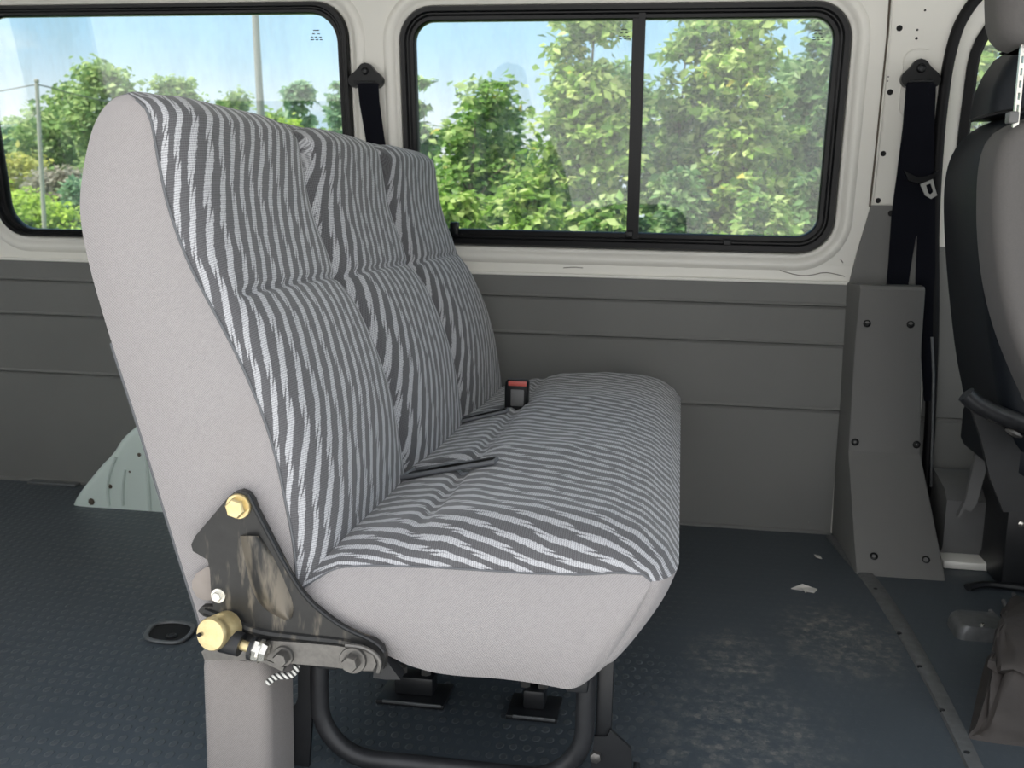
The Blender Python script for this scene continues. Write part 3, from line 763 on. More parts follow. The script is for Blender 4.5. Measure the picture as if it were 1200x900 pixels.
# release knob: yellow plated drum, threaded rod and nut
yk = yb - .055
p = at_y(246, 744, yk); mb = MB(); rk = .0265
mb.lathe([(rk * .6, -.001), (rk * .92, 0), (rk, .004), (rk, .010), (rk * .96, .012), (rk * .96, .020), (rk, .022), (rk, .048), (rk * .9, .05)], p, (0.18, 1, -.12), 36)
knob = mb.done('release_knob', M['brass'], bench); knob['label'] = 'yellow plated round release knob'
for px, py in ((233.5, 744), (258.5, 748)):
    mb = MB(); q = at_y(px, py, yk - .001); mb.lathe([(.0032, .002), (.0032, -.002)], q, (0, 1, 0), 12); mb.done('pin_hole', M['hole'], knob)
a, b = Vector(at_y(262, 749, yb - .028)), Vector(at_y(312, 765, yb - .028))
ax = (b - a).normalized(); ln = (b - a).length
def seg(t0, t1, r0, r1, name, mat, n=20, par=None):
    mb = MB(); mb.lathe([(r0, ln * t0), (r0, ln * (t0 + .01)), (r1, ln * (t1 - .01)), (r1, ln * t1)], a, ax, n); return mb.done(name, mat, par or bench)
seg(.0, .42, .021, .019, 'rod_collar', M['black']); 
mb = MB(); mb.lathe([(.0085, 0), (.0085, ln * .75)], a, ax, 14); rod = mb.done('threaded_rod', M['brass'], bench)
seg(.64, .72, .019, .019, 'rod_washer', M['black'], par=rod); seg(.72, .84, .017, .017, 'rod_nut', M['zinc'], 6, rod); seg(.84, .90, .019, .019, 'rod_washer', M['zinc'], par=rod); seg(.90, 1.02, .0165, .014, 'rod_nut', M['zinc'], 6, rod)
# bent bracket tongue below and the twisted release cord
mb = MB(); mb.prism([tuple(at_y(px, py, yb + .004)[[0, 2]]) for px, py in [(236, 764), (250, 752), (272, 752), (300, 770), (318, 776), (333, 782), (331, 787), (310, 777), (285, 774), (240, 774)]], XZ, yb + .004, yb + .02); mb.done('bracket_foot', M['steel'], hinge)
mb = MB(); mb.tube([tuple(at_y(px, py, yb + .012)) for px, py in smooth_path([(348, 779), (347, 786), (341, 792), (330, 792), (322, 793), (314, 800)], 2)], .0055, 10); mb.done('release_cord', M['cord'], bench)

# --- legs: upholstered cover, slotted black sheet, two tube hoops with feet
cv = [at_y(px, py, YB0 + .015) for px, py in ((234, 769), (314, 773))]
xl, xr = cv[0][0], cv[1][0]
mb = MB(); secs = []
for z, k in ((.0, 1), (.02, 1), (.20, 1), (cv[0][2] - .025, 1), (cv[0][2] - .008, .97), (cv[0][2], .90)):
    c = (xl + xr) / 2; w = (xr - xl) / 2 * k
    secs.append([(x, y, z) for x, y in rrect(c - w, c + w, YB0 + .012, YB0 + .14, .022)])
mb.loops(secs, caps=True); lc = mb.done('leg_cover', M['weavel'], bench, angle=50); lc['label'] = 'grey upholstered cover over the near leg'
slot = [at_y(px, py, YB0 + .13)[[0, 2]] for px, py in [(335, 780), (349, 780), (349, 818), (346, 826), (341, 828), (336, 825), (335, 818)]]
sh = [at_y(px, py, YB0 + .13)[[0, 2]] for px, py in [(300, 770), (368, 775), (366, 830), (362, 905)]]
sh = [tuple(sh[0]), tuple(sh[1]), tuple(sh[2]), (sh[3][0], .0), (sh[0][0], .0)]
mb = MB(); mb.prism(sh, XZ, YB0 + .13, YB0 + .14, holes=[[tuple(p) for p in slot]]); mb.done('leg_plate', M['black'], bench, angle=30)
def hoop(y, name):
    a = at_y(374, 785, 1.64); xa, xb, zt, zb, r = a[0], at_y(686, 830, 1.64)[0], .262, .022, .10
    path = [(xa, y, zt), (xa, y, zb + r)] + [(xa + r - r * math.cos(t), y, zb + r - r * math.sin(t)) for t in np.linspace(0, PI / 2, 9)[1:]] + \
           [(xb - r + r * math.sin(t), y, zb + r - r * math.cos(t)) for t in np.linspace(0, PI / 2, 9)] + [(xb, y, zt)]
    mb = MB(); mb.tube(path, .017, 14); return mb.done(name, M['tube'], bench)
for y in (1.64, 2.92):
    h_ = hoop(y, 'leg_hoop')
    # front leg strut, gusset plate and floor bolt
    xb = at_y(707, 830, 1.66)[0]
    mb = MB(); mb.box(xb - .012, xb + .016, y + .012, y + .034, .05, .262, .004); mb.done('leg_strut', M['black'], h_)
    ft = [at_y(px, py, 1.66)[[0, 2]] for px, py in [(697, 858), (712, 858), (716, 850), (740, 872), (742, 905), (692, 905)]]
    mb = MB(); mb.prism([(p[0], max(p[1], .0)) for p in ft], XZ, y + .004, y + .012); mb.done('foot_gusset', M['black'], h_)
    xs_ = at_y(745, 890, 1.66)[0]
    mb = MB(); mb.box(xs_ - .04, xs_ + .008, y - .03, y + .06, 0, .008, .002); mb.box(xs_ - .004, xs_ + .008, y - .0, y + .03, 0, .055, .003); mb.done('foot_plate', M['black'], h_)
    mb = MB(); q = at_y(699, 880, 1.66); mb.lathe([(.010, 0), (.010, -.010), (.006, -.012)], (q[0], y + .004, max(q[2], .035)), (0, 1, 0), 6); mb.done('floor_bolt', M['steel'], h_)
# seat pan and cross rails under the cushion
mb = MB(); mb.box(-.60, -.10, YB0 + .10, YB1 - .10, .255, .275, .004); mb.done('seat_pan', M['black'], bench)
for x in (-.56, -.135):
    mb = MB(); mb.box(x - .018, x + .018, YB0 + .06, YB1 - .06, .225, .26, .004); mb.done('cross_rail', M['black'], bench)

# --- buckle standing up between the second and third place
bk = thing('seat_belt_buckle', 'black seat belt buckle with red release button standing up from the bench cushion', 'buckle', (-.42, 2.64, .44))
yk2 = 2.64
def bpx(px, py, d=0): return at_y(px, py, yk2 + d)
a, b = bpx(592, 449), bpx(620, 482)
L = []
for py, wl, wr_, dy in ((487, 592.5, 618, .020), (478, 592, 619, .020), (455, 592.3, 620, .018), (447, 593, 620.5, .017), (444.5, 595, 619, .012)):
    l, r = bpx(wl, py - (.5)), bpx(wr_, py)
    L.append([(x, y, l[2]) for x, y in rrect(l[0], r[0], yk2 - dy * 1.0, yk2 + dy, .008, 4)])
mb = MB(); mb.loops(L, caps=True); hs = mb.done('housing', M['plastic'], bk, angle=40)
l, r = bpx(595.5, 452, -.02), bpx(617, 447.5, -.02)
mb = MB(); mb.box(l[0], r[0], yk2 - .0215, yk2 - .012, l[2], r[2], .002); rb = mb.done('release_button', M['red'], bk); rb['label'] = 'red release button'
l, r = bpx(598, 476, -.021), bpx(614, 457, -.021); mb = MB(); mb.box(l[0], r[0], yk2 - .0212, yk2 - .015, l[2], r[2], .003); mb.done('face_inset', M['grey'], bk)
mb = MB(); mb.box(L[0][0][0] - .05, L[0][0][0] - .012, yk2 - .006, yk2 + .006, .40, L[0][0][2] + .01, .002); mb.done('stalk', M['webb'], bk)

# ------------------------------------------------------------------ seat belts on the pillars
def anchor_plate(px, py, root, sc_=1.0):
    out = [(0, -21), (7, -19), (12, -11), (22, -3), (25, 4), (22, 12), (15, 15), (9, 10), (-9, 10), (-15, 15), (-22, 12), (-25, 4), (-22, -3), (-12, -11), (-7, -19)]
    pp = [at_w(px + a * sc_, py + b * sc_)[[0, 2]] for a, b in smooth_path(out + out[:1], 1)[:-1]]
    mb = MB(); mb.prism([tuple(p) for p in pp], onwall, -.028, -.001); pl = mb.done('anchor_plate', M['plastic'], root, angle=30)
    q = at_w(px, py - 9 * sc_); mb = MB(); mb.lathe([(.014 * sc_, .0), (.014 * sc_, -.004), (.010 * sc_, -.009), (.006 * sc_, -.006)], (q[0], q[1] - .028, q[2]), (0, 1, .151), 20); mb.done('anchor_bolt', M['black'], pl)
    mb = MB(); a_, b_ = at_w(px - 15 * sc_, py + 7 * sc_), at_w(px + 15 * sc_, py + 7 * sc_); mb.tube([(a_[0], a_[1] - .032, a_[2]), (b_[0], b_[1] - .032, b_[2])], .004, 8); mb.done('guide_bar', M['tube'], pl)
def strap(name, cl, root, width_px, off=-.016, mat='webb'):
    """flat webbing: cl = list of (px_left, px_right, py, offset)"""
    mb = MB(); L = []
    for a, b, y, o in cl:
        p, q = at_w(a, y, o), at_w(b, y, o)
        L.append([tuple(p), tuple(p * .5 + q * .5 - [0, .0012, 0]), tuple(q), tuple(q + [0, .004, 0]), tuple(p + [0, .004, 0])])
    mb.loops(L, caps=True); return mb.done(name, M[mat], root, angle=50)
p = at_w(431, 92)
sb = thing('seat_belt', 'black seat belt hanging from its anchor on the white pillar behind the bench backrest', 'seat belt', p)
anchor_plate(431, 92, sb, .82)
strap('webbing', [(419, 443, 98, -.036), (421, 444.5, 120, -.032), (428, 450, 160, -.022), (434, 456, 200, -.018), (441, 465, 250, -.016), (450, 475, 330, -.018)], sb, 24)
p = at_w(1077, 88)
sb2 = thing('seat_belt', 'black seat belt with a grey tongue hanging on the pillar beside the front seats', 'seat belt', p)
anchor_plate(1077, 90, sb2, .95)
strap('webbing', [(1063, 1095, 97, -.036), (1060.5, 1095, 130, -.033), (1056, 1095, 180, -.030), (1053, 1094, 210, -.028)], sb2, 30)
strap('webbing', [(1062, 1097, 99, -.030), (1058, 1095, 150, -.026), (1051, 1094, 205, -.024), (1045, 1086, 250, -.022), (1043, 1073, 280, -.026), (1041, 1068, 310, -.025), (1038.5, 1064, 337, -.024)], sb2, 30)
mb = MB(); L = []
for a, b, y in ((1076, 1096, 212), (1076, 1096, 260), (1073, 1096, 320), (1073, 1094, 345), (1079, 1093, 400), (1083, 1091, 470)):
    p, q = at_w(a, y, -.022), at_w(b, y, -.022); L.append([tuple(p), tuple(q), tuple(q + [0, .004, 0]), tuple(p + [0, .004, 0])])
mb.loops(L, caps=True); mb.done('lap_webbing', M['webb'], sb2)
# tongue with its plastic grip
tg = [(1059, 200), (1064, 212), (1076, 215), (1090, 211), (1101, 203), (1099, 200), (1088, 206), (1075, 208)]
mb = MB(); mb.prism([tuple(at_w(px, py, -.034)[[0, 2]]) for px, py in tg], onwall, -.042, -.030); grip = mb.done('tongue_grip', M['plastic'], sb2)
to = [(1078, 216), (1093, 210), (1098, 229), (1091, 233), (1084, 229)]; ti = [(1085, 217), (1090.5, 215), (1093.5, 225), (1090, 228), (1087.5, 226)]
mb = MB(); mb.prism([tuple(at_w(px, py, -.038)[[0, 2]]) for px, py in to], onwall, -.040, -.036, holes=[[tuple(at_w(px, py, -.038)[[0, 2]]) for px, py in ti]]); t_ = mb.done('tongue', M['tongue'], sb2, angle=30); t_['label'] = 'grey metal tongue with a rectangular eye'

# ------------------------------------------------------------------ front seats
def seat_back(name, prof, y0, y1, mat, root, ry=.05, thick=.13, caps_bulge=.0):
    """prof: rear edge (x, z) bottom to top; lofted rounded slabs"""
    mb = MB(); L = []
    P = resample(smooth_path(prof, 2), 40); n = len(P)
    for i, (x, z) in enumerate(P):
        t = i / (n - 1); k = 1 - max(0, (t - .86) / .14) ** 2 * .35; th = thick * (1 - .35 * t)
        c = (y0 + y1) / 2; w = (y1 - y0) / 2 * k * (1 - .10 * max(0, t - .3))
        L.append([(a, b, z) for a, b in rrect(x, x + th, c - w, c + w, min(ry, th * .48), 6)])
    mb.loops(L, caps=True); return mb.done(name, mat, root, angle=50)
# driver's seat, dark leatherette, further away
ds = thing('front_seat', 'black leatherette driver seat beside the far front door', 'seat', (.9, 2.8, 0), 'front seats')
yd = 2.62
prof = [at_y(px, py, yd + .40)[[0, 2]] for px, py in ((1150, 500), (1135, 485), (1123, 430), (1115, 370), (1108, 300), (1105, 240), (1107, 205), (1115, 178), (1132, 155), (1150, 146))]
db = seat_back('backrest', prof, yd, yd + .46, M['leather'], ds, .06, .18)
L = []
hp = [(1135, 142, 1200), (1136, 132, 1215), (1140, 112, 1220), (1150, 90, 1222), (1163, 72, 1222), (1175, 64, 1220), (1185, 62, 1210)]
mb = MB()
for px, py, pr_ in hp:
    a, b = at_y(px, py, yd + .31), at_y(pr_, py, yd + .16); L.append([(x, y, a[2]) for x, y in rrect(a[0], b[0], yd + .10, yd + .33, .035, 5)])
mb.loops(L, caps=True); hr = mb.done('headrest', M['leather'], ds, angle=50)
mb = MB()
mb.tube([tuple(at_y(px, py, yd + .098)) for px, py in smooth_path([(1137, 142), (1150, 137), (1175, 131), (1200, 128)], 1)], .004, 8)
mb.done('seam_piping', M['plastic'], hr)
# seat squab, recliner tube and pedestal
mb = MB(); L = []
for z, k in ((.36, .9), (.38, 1), (.46, 1), (.48, .92)):
    L.append([(x, y, z) for x, y in rrect(.82 + (1 - k) * .1, 1.35, yd + .02 + (1 - k) * .1, yd + .50, .07)])
mb.loops(L, caps=True); mb.done('seat_cushion', M['leather'], ds)
mb = MB(); mb.tube([tuple(at_y(px, py, yd)) for px, py in smooth_path([(1132, 462), (1142, 472), (1165, 484), (1200, 497), (1225, 506)], 1)], .022, 12); mb.done('recliner_tube', M['tube'], ds)
mb = MB(); mb.prism([tuple(at_y(px, py, yd + .03)[[0, 2]]) for px, py in [(1138, 478), (1152, 478), (1240, 512), (1240, 600), (1176, 600), (1160, 560), (1150, 515)]], XZ, yd + .03, yd + .05); mb.done('recliner_plate', M['black'], ds)
mb = MB(); a = at_z(1172, 690, 0); mb.box(a[0], a[0] + .45, a[1], a[1] + .35, 0, .285, .01); ped = mb.done('pedestal', M['black'], ds)
q = at_y(1197, 614, a[1]); mb = MB(); mb.lathe([(.010, .001), (.010, -.006), (.005, -.008)], (q[0], a[1], q[2]), (0, 1, 0), 14); mb.done('pedestal_bolt', M['zinc'], ped)
mb = MB(); mb.box(a[0] + .02, a[0] + .43, a[1] + .01, a[1] + .33, .285, .37, .01); mb.done('seat_riser', M['black'], ped)
for px, py in ((1160, 489), (1184, 506)):
    mb = MB(); mb.tube([tuple(at_y(px + d, py + d * .45, yd - .004)) for d in (-6, 0, 7, 14)], [.003, .009, .009, .003], 8); mb.done('recliner_spring', M['steel'], ds)
# angled grey trim flap beside the driver's seat
mb = MB(); fl = [(1148, 512), (1160, 516), (1163, 524), (1145, 590), (1138, 600), (1134, 598), (1131, 596), (1124, 608), (1122, 606), (1132, 585)]
mb.prism([tuple(at_y(px, py, 2.98)[[0, 2]]) for px, py in fl], XZ, 2.98, 3.0); mb.done('side_flap', M['grey'], ds)

# passenger seat, plain grey fabric, nearer
ps = thing('front_seat', 'grey fabric front passenger seat with a grey headrest on a notched post', 'seat', (.95, 2.2, 0), 'front seats')
del ds['group'], ps['group']
yp = 2.16
prof = [at_y(px, py, yp + .15)[[0, 2]] for px, py in ((1255, 600), (1228, 540), (1200, 472), (1180, 430), (1160, 378), (1147, 320), (1142, 260), (1143, 205), (1149, 172), (1164, 152), (1200, 139))]
pb = seat_back('backrest', prof, yp, yp + .17, M['weave2'], ps, .03, .30)
L = []
for px, py, pr_ in ((1178, 63, 1230), (1164, 60, 1240), (1155, 50, 1245), (1150.5, 35, 1248), (1149.5, 10, 1250), (1150, -20, 1250), (1153, -50, 1248), (1165, -62, 1240)):
    a, b = at_y(px, py, yp + .14), at_y(pr_, py, yp + .04); L.append([(x, y, a[2]) for x, y in rrect(a[0], b[0], yp - .0, yp + .16, .05, 6)])
mb = MB(); mb.loops(L, caps=True); mb.done('headrest', M['weave2'], ps, angle=60)
l, r = at_y(1188.5, 136, yp + .03), at_y(1203, 56, yp + .03)
hs_ = []
dz = (r[2] - l[2]) / 5.6
for k in range(5):
    z0 = l[2] + dz * (k + .35); hs_.append([(l[0] + .007, z0), (r[0] - .007, z0), (r[0] - .007, z0 + dz * .58), (l[0] + .007, z0 + dz * .58)])
mb = MB(); mb.prism([(l[0], l[2] - .03), (r[0], l[2] - .03), (r[0], r[2] + .02), (l[0], r[2] + .02)], XZ, yp + .03, yp + .04, holes=hs_); np_ = mb.done('headrest_post', M['zinc'], ps, angle=30); np_['label'] = 'bright notched metal post'
mb = MB(); mb.box(l[0] + .012, r[0] - .002, yp + .044, yp + .06, l[2] - .02, r[2] + .01, .002); mb.done('post_backing', M['black'], np_)
q = at_y(1185, 137, yp + .02); mb = MB(); mb.box(q[0] - .006, q[0] + .012, yp + .01, yp + .04, q[2] - .012, q[2] + .010, .003); mb.done('post_guide', M['grey'], ps)
mb = MB(); mb.box(1.02, 1.5, yp, yp + .40, .36, .48, .04); mb.done('seat_cushion', M['weave2'], ps)
mb = MB(); mb.box(1.16, 1.45, yp + .05, yp + .36, 0, .36, .01); mb.done('pedestal', M['black'], ps)

# ------------------------------------------------------------------ small things on the floor
def gaiter():
    c = at_z(1200, 800, 0); random.seed(4); mb = MB(); L = []
    # square-ish crumpled skirt: base flange, wall, folded ledge, peaked top
    base = np.array([at_z(1141, 862, 0)[:2], at_z(1172, 866, 0)[:2] + [.02, -.01], (1.02, 2.0), (1.04, 2.42), (.80, 2.47), at_z(1158, 778, 0)[:2]])
    base = smooth_path(np.r_[base, base[:1]], 2)[:-1]; ctr = np.array([.86, 2.24])
    ap = at_y(1184, 727, 2.20); zl = at_y(1156, 769, 2.10)[2]
    for k, z, j, sh in ((1.06, .0, 0, 0), (1.05, .008, .004, 0), (.97, .014, .008, 0), (.92, zl * .35, .014, 0), (.87, zl * .85, .014, 0), (.84, zl, .012, 0), (.90, zl + .008, .012, 0), (.86, zl + .018, .012, .05), (.52, zl + (ap[2] - zl) * .55, .014, .5), (.24, zl + (ap[2] - zl) * .9, .008, .85), (.08, ap[2], .001, 1)):
        row = []; cs_ = ctr * (1 - sh) + ap[:2] * sh
        for i, p in enumerate(base):
            q = cs_ + (p - ctr) * (k + j * 2.6 * math.sin(i * 2.1 + z * 60)); row.append((q[0], q[1], max(0, z + j * .7 * math.sin(i * 1.7 + k * 9))))
        L.append(row)
    mb.loops(L, caps=True)
    o = thing('lever_gaiter', 'dusty crumpled rubber gaiter on the cab floor beside the metal threshold strip', 'gaiter', (.86, 2.24, 0))
    mb.done('gaiter_skirt', M['boot'], o, angle=60)
    mb = MB(); mb.tube([(ap[0] + .1, 2.24, ap[2] - .06), (ap[0] + .16, 2.25, ap[2] + .16), (ap[0] + .19, 2.26, ap[2] + .3)], .012, 10); mb.done('lever_rod', M['black'], o)
    for px, py in ((1199, 826), (1197, 834)):
        q = at_y(px, py, 2.03); mb = MB(); mb.lathe([(.007, .0), (.007, -.006), (.003, -.008)], (q[0], q[1], q[2]), (0, 1, 0), 10); mb.done('clip_screw', M['zinc'], o)
gaiter()
a = at_z(1120, 748, 0); b = at_z(1160, 760, 0)
mb = MB(); L = []
for z, k in ((0, 1), (.012, 1), (.03, .94), (.036, .85)):
    L.append([(x, y, z) for x, y in rrect(a[0] + (1 - k) * .1, b[0] + .05, a[1] - .01, a[1] + .10, .02, 4)])
br = thing('floor_bracket', 'small dull metal bracket with a bright screw on the cab floor behind the gaiter', 'bracket', (a[0] + .06, a[1] + .03, 0))
mb.loops(L, caps=True); mb.done('plate', M['strip'], br)
q = at_z(1151, 733, .036); mb = MB(); mb.lathe([(.006, -.002), (.006, .004), (.003, .006)], q, (0, 0, 1), 12); mb.done('screw', M['zinc'], br)
# loose cables by the driver's pedestal
for i, (pts, lab) in enumerate((([(1161, 716), (1168, 726), (1176, 736), (1186, 742)], 'thin grey cable on the cab floor nearest the gaiter'), ([(1176, 704), (1181, 718), (1192, 731), (1200, 738), (1215, 745)], 'thin grey cable on the cab floor curving past the gaiter tip'), ([(1188, 696), (1192, 706), (1200, 714), (1215, 722)], 'thin grey cable on the cab floor closest to the black pedestal'))):
    mb = MB(); mb.tube([tuple(at_z(px, py, .008)) for px, py in smooth_path(pts, 2)], .006, 8)
    tag(mb.done('cable', M['grey'], base=at_z(*pts[0], 0)), lab, 'cable')
mb = MB(); L = []
pts = smooth_path([(1134, 688), (1150, 684), (1175, 686), (1205, 690)], 2)
for px, py in pts: q = at_z(px, py, .012); L.append(q)
mb.tube([tuple(q) for q in L], .012, 8, flat=.8); tag(mb.done('hose', M['black'], base=at_z(1134, 688, 0)), 'short black hose on the floor along the foot of the pedestal', 'hose')
# floor anchor cup behind the bench
c = at_z(199, 741, 0)
cup = thing('floor_anchor_cup', 'dark square floor anchor cup with a pale rim set in the studded floor', 'floor anchor', (c[0], c[1], 0))
rim_px = [(171, 744), (176, 735), (186, 730), (205, 728.5), (222, 731), (228, 735), (222, 745), (212, 752), (200, 753.5), (180, 751), (172, 748)]
rim = [at_z(px, py, .004) for px, py in smooth_path(rim_px + rim_px[:1], 2)[:-1]]
mb = MB(); mb.tube([tuple(p) for p in rim], .006, 8, closed=True, flat=.7); mb.done('rim', M['strip'], cup)
cc = np.mean(rim, 0)
mb = MB(); mb.loops([[tuple(cc + (p - cc) * k + [0, 0, z]) for p in rim] for k, z in ((.97, -.002), (.80, -.0035), (.3, -.0035))], caps=True); mb.done('well', M['hole'], cup)
mb = MB(); q = at_z(201, 746, .002); mb.lathe([(.013, -.002), (.013, .003), (.009, .005), (.005, .002)], q, (0, 0, 1), 18); mb.done('anchor_stud', M['black'], cup)
# floor anchors seen under the seat
for px0, px1, py, lab in ((440, 525, 825, 'black floor anchor rail with a pale edge under the bench nearest its back legs'), (592, 655, 843, 'black floor anchor rail with a pale edge under the bench nearest its front leg')):
    a, b = at_z(px0, py, .0), at_z(px1, py - 3, .0)
    r_ = thing('anchor_rail', lab, 'floor anchor', ((a[0] + b[0]) / 2, a[1] + .05, 0))
    mb = MB(); mb.box(a[0], b[0], a[1], a[1] + .10, 0, .010, .003); mb.done('rail_plate', M['black'], r_)
    mb = MB(); mb.box(a[0] + .015, b[0] - .005, a[1] - .003, a[1] + .001, .006, .012, .001); mb.done('rail_edge', M['strip'], r_)
    mb = MB(); mb.box(a[0] + .03, b[0] - .03, a[1] + .03, a[1] + .075, .01, .05, .006); mb.done('clamp', M['black'], r_)
    for t in (.3, .65):
        mb = MB(); mb.lathe([(.011, 0), (.011, .012), (.006, .016)], (a[0] + (b[0] - a[0]) * t, a[1] + .052, .05), (0, 0, 1), 6); mb.done('clamp_bolt', M['steel'], r_)
# scraps of paper
for pts, lab in (([(927, 689), (940, 687), (952, 688), (958, 690), (954, 694), (947, 693), (944, 697), (940, 692)], 'torn white paper scrap with a tail lying on the dark floor'), ([(954, 652), (961, 653), (963, 656), (956, 655)], 'tiny white chip on the floor near the pillar foot')):
    mb = MB(); P = [at_z(px, py, .003) for px, py in pts]; c = np.mean(P, 0)
    mb.prism([tuple(p[:2]) for p in P], lambda a, b, d: (a, b, d + .004 * math.sin(a * 90)), .004, .006)
    tag(mb.done('paper_scrap', M['paper'], base=(c[0], c[1], 0)), lab, 'litter')

# ------------------------------------------------------------------ outside
GZ = -.72
mb = MB(); mb.box(-260, 260, WY + 1.0, 420, GZ - .1, GZ); struct(mb.done('ground', M['grass']))
mb = MB(); mb.box(-60, 60, -60, WY + 1.0, GZ - .1, GZ); struct(mb.done('bounce_yard', M['bounce']))  # unseen pale ground on the camera side, added to bounce light inside

LM = dict(
    near=leaf_mat('leaf_near', (.07, .17, .03), (.25, .42, .10), (.58, .68, .28), (.80, .62, .08)),
    near2=leaf_mat('leaf_near_bright', (.10, .22, .03), (.33, .50, .10), (.66, .74, .30), (.80, .62, .08)),
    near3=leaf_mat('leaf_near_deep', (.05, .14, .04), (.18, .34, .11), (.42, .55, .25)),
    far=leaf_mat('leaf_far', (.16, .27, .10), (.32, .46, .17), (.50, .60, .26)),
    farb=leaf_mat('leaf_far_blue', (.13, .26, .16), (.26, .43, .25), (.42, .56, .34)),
    yel=leaf_mat('leaf_yellow', (.26, .32, .06), (.52, .52, .12), (.66, .64, .2)),
    lime=leaf_mat('leaf_lime', (.24, .38, .05), (.46, .64, .09), (.66, .78, .2)),
    dry=leaf_mat('leaf_dry', (.24, .22, .17), (.38, .35, .27), (.5, .46, .38)),
)
def leaves(rng, cen, rad, n_cl, per, size, cl_r, flat=.55):
    """clustered bent leaves filling an ellipsoid shell; each leaf four points, two triangles folded on the midrib"""
    n_cl = max(12, int(n_cl * .62)); per = int(per * 1.6); cl_r = cl_r * .8; size = size * 1.12
    d = rng.normal(size=(n_cl, 3)); d /= np.linalg.norm(d, axis=1)[:, None]
    rr = rng.uniform(.45, 1, size=(n_cl, 1)) ** .6
    cc = cen + d * rr * rad
    n = n_cl * per
    c = np.repeat(cc, per, 0) + rng.normal(size=(n, 3)) * cl_r * np.array([1, 1, .55])
    ax = rng.normal(size=(n, 3)) * [1, 1, .45]; ax[:, 2] -= .25; ax /= np.linalg.norm(ax, axis=1)[:, None]
    up = rng.normal(size=(n, 3)) * .7 + [0, -.25, .9]; sd = np.cross(ax, up); sd /= np.linalg.norm(sd, axis=1)[:, None]
    nn = np.cross(sd, ax)
    L_ = size * rng.uniform(.6, 1.25, size=(n, 1)); W_ = L_ * flat * .5
    v = np.stack([c, c + ax * L_ * .5 + sd * W_ + nn * W_ * .35, c + ax * L_, c + ax * L_ * .5 - sd * W_ + nn * W_ * .35], 1).reshape(-1, 3)
    i = np.arange(n) * 4
    f = np.stack([np.stack([i, i + 1, i + 2], 1), np.stack([i, i + 2, i + 3], 1)], 1).reshape(-1, 3)
    return v, f
def fast_mesh(name, v, f, mat, parent):
    off = BASE[parent.name]; v = v * S - off
    me = bpy.data.meshes.new(name); me.vertices.add(len(v)); me.vertices.foreach_set('co', v.astype(np.float32).ravel())
    me.loops.add(f.size); me.loops.foreach_set('vertex_index', f.astype(np.int32).ravel())
    me.polygons.add(len(f)); me.polygons.foreach_set('loop_start', np.arange(len(f), dtype=np.int32) * 3)
    me.update(calc_edges=True); me.validate(); me.materials.append(mat)
    o = bpy.data.objects.new(name, me); C.objects.link(o); o.parent = parent; BASE[o.name] = off; return o
def tree(name, label, px, top, hw, D_, mat, size, n_cl, per, seed, bottom=None, cat='tree', group=None, lobes=3, cl=None):
    """a tree or bush at distance D_: crown from ground (or bottom) up to the height seen at row top"""
    rng = np.random.default_rng(seed)
    c = at_y(px, 250, D_); z1 = at_y(px, top, D_)[2]; half = hw / F * D_
    z0 = GZ + .05 if bottom is None else at_y(px, bottom, D_)[2]
    root = thing(name, label, cat, (c[0], D_, GZ), group)
    V, Fs, b = [], [], 0
    hh = z1 - z0
    for k in range(lobes):
        cz = z0 + hh * (.30 + .46 * k / max(1, lobes - 1)); rz = hh * .26
        ox = rng.uniform(-.35, .35) * half; w = half * (1.0 - .45 * k / max(1, lobes - 1)) if lobes > 1 else half
        if lobes == 1: cz, rz = (z0 + z1) / 2, hh / 2
        v, f = leaves(rng, np.array([c[0] + ox, D_ + rng.uniform(-.3, .3) * half, cz]), np.array([w, w * .8, rz]), n_cl // lobes, per, size, cl or half * .16)
        V.append(v); Fs.append(f + b); b += len(v)
    fast_mesh('foliage', np.concatenate(V), np.concatenate(Fs), LM[mat], root)
    mb = MB(); path = [(c[0], D_, GZ - .05), (c[0] + half * .05, D_, z0 + hh * .3), (c[0] - half * .06, D_, z0 + hh * .62), (c[0], D_, z0 + hh * .85)]
    r = max(.02, half * .06)
    mb.tube(path, [r, r * .8, r * .5, r * .2], 8)
    for k in range(7):
        t = rng.uniform(.25, .7); s_ = Vector(path[0]).lerp(Vector(path[3]), .25 + t * .7); a_ = rng.uniform(0, 2 * PI)
        e_ = s_ + Vector((math.cos(a_) * half * .7, math.sin(a_) * half * .6, hh * .16)); mb.tube([s_, s_.lerp(e_, .5) + Vector((0, 0, hh * .03)), e_], [r * .4, r * .3, r * .1], 6)
    mb.done('trunk', M['bark'], root)
    return root
near = [
    ('bright green tree rounded against the blue sky in the sliding window', 556, 92, 78, 12.5, 'near', .125, 200, 34, 1),
    ('sparse leafy sprig tree at the edge of the sliding window beside the frame', 497, 84, 24, 15, 'near3', .16, 46, 22, 2),
    ('tall pale green tree at the middle of the sliding window', 690, -40, 78, 11.5, 'near2', .125, 240, 34, 3),
    ('tall green tree seen just beyond the sash bar', 795, 8, 66, 12.2, 'near', .13, 210, 34, 4),
    ('tall pale green tree between the sash bar and the window end', 872, -5, 62, 11.8, 'near2', .13, 210, 34, 5),
    ('deep green tree at the front end of the sliding window', 950, 22, 52, 13, 'near3', .13, 190, 34, 6),
    ('green tree hidden mostly behind the belt pillar', 1050, -20, 60, 12.5, 'near', .14, 150, 30, 7),
    ('green tree seen through the front door window', 1140, 40, 58, 12.0, 'near2', .14, 170, 30, 8),
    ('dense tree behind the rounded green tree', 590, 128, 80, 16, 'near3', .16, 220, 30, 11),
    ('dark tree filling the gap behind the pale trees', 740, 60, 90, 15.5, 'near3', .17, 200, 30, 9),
    ('dark tree far behind the front end of the sliding window', 900, 70, 90, 16, 'near3', .17, 200, 30, 10),
]
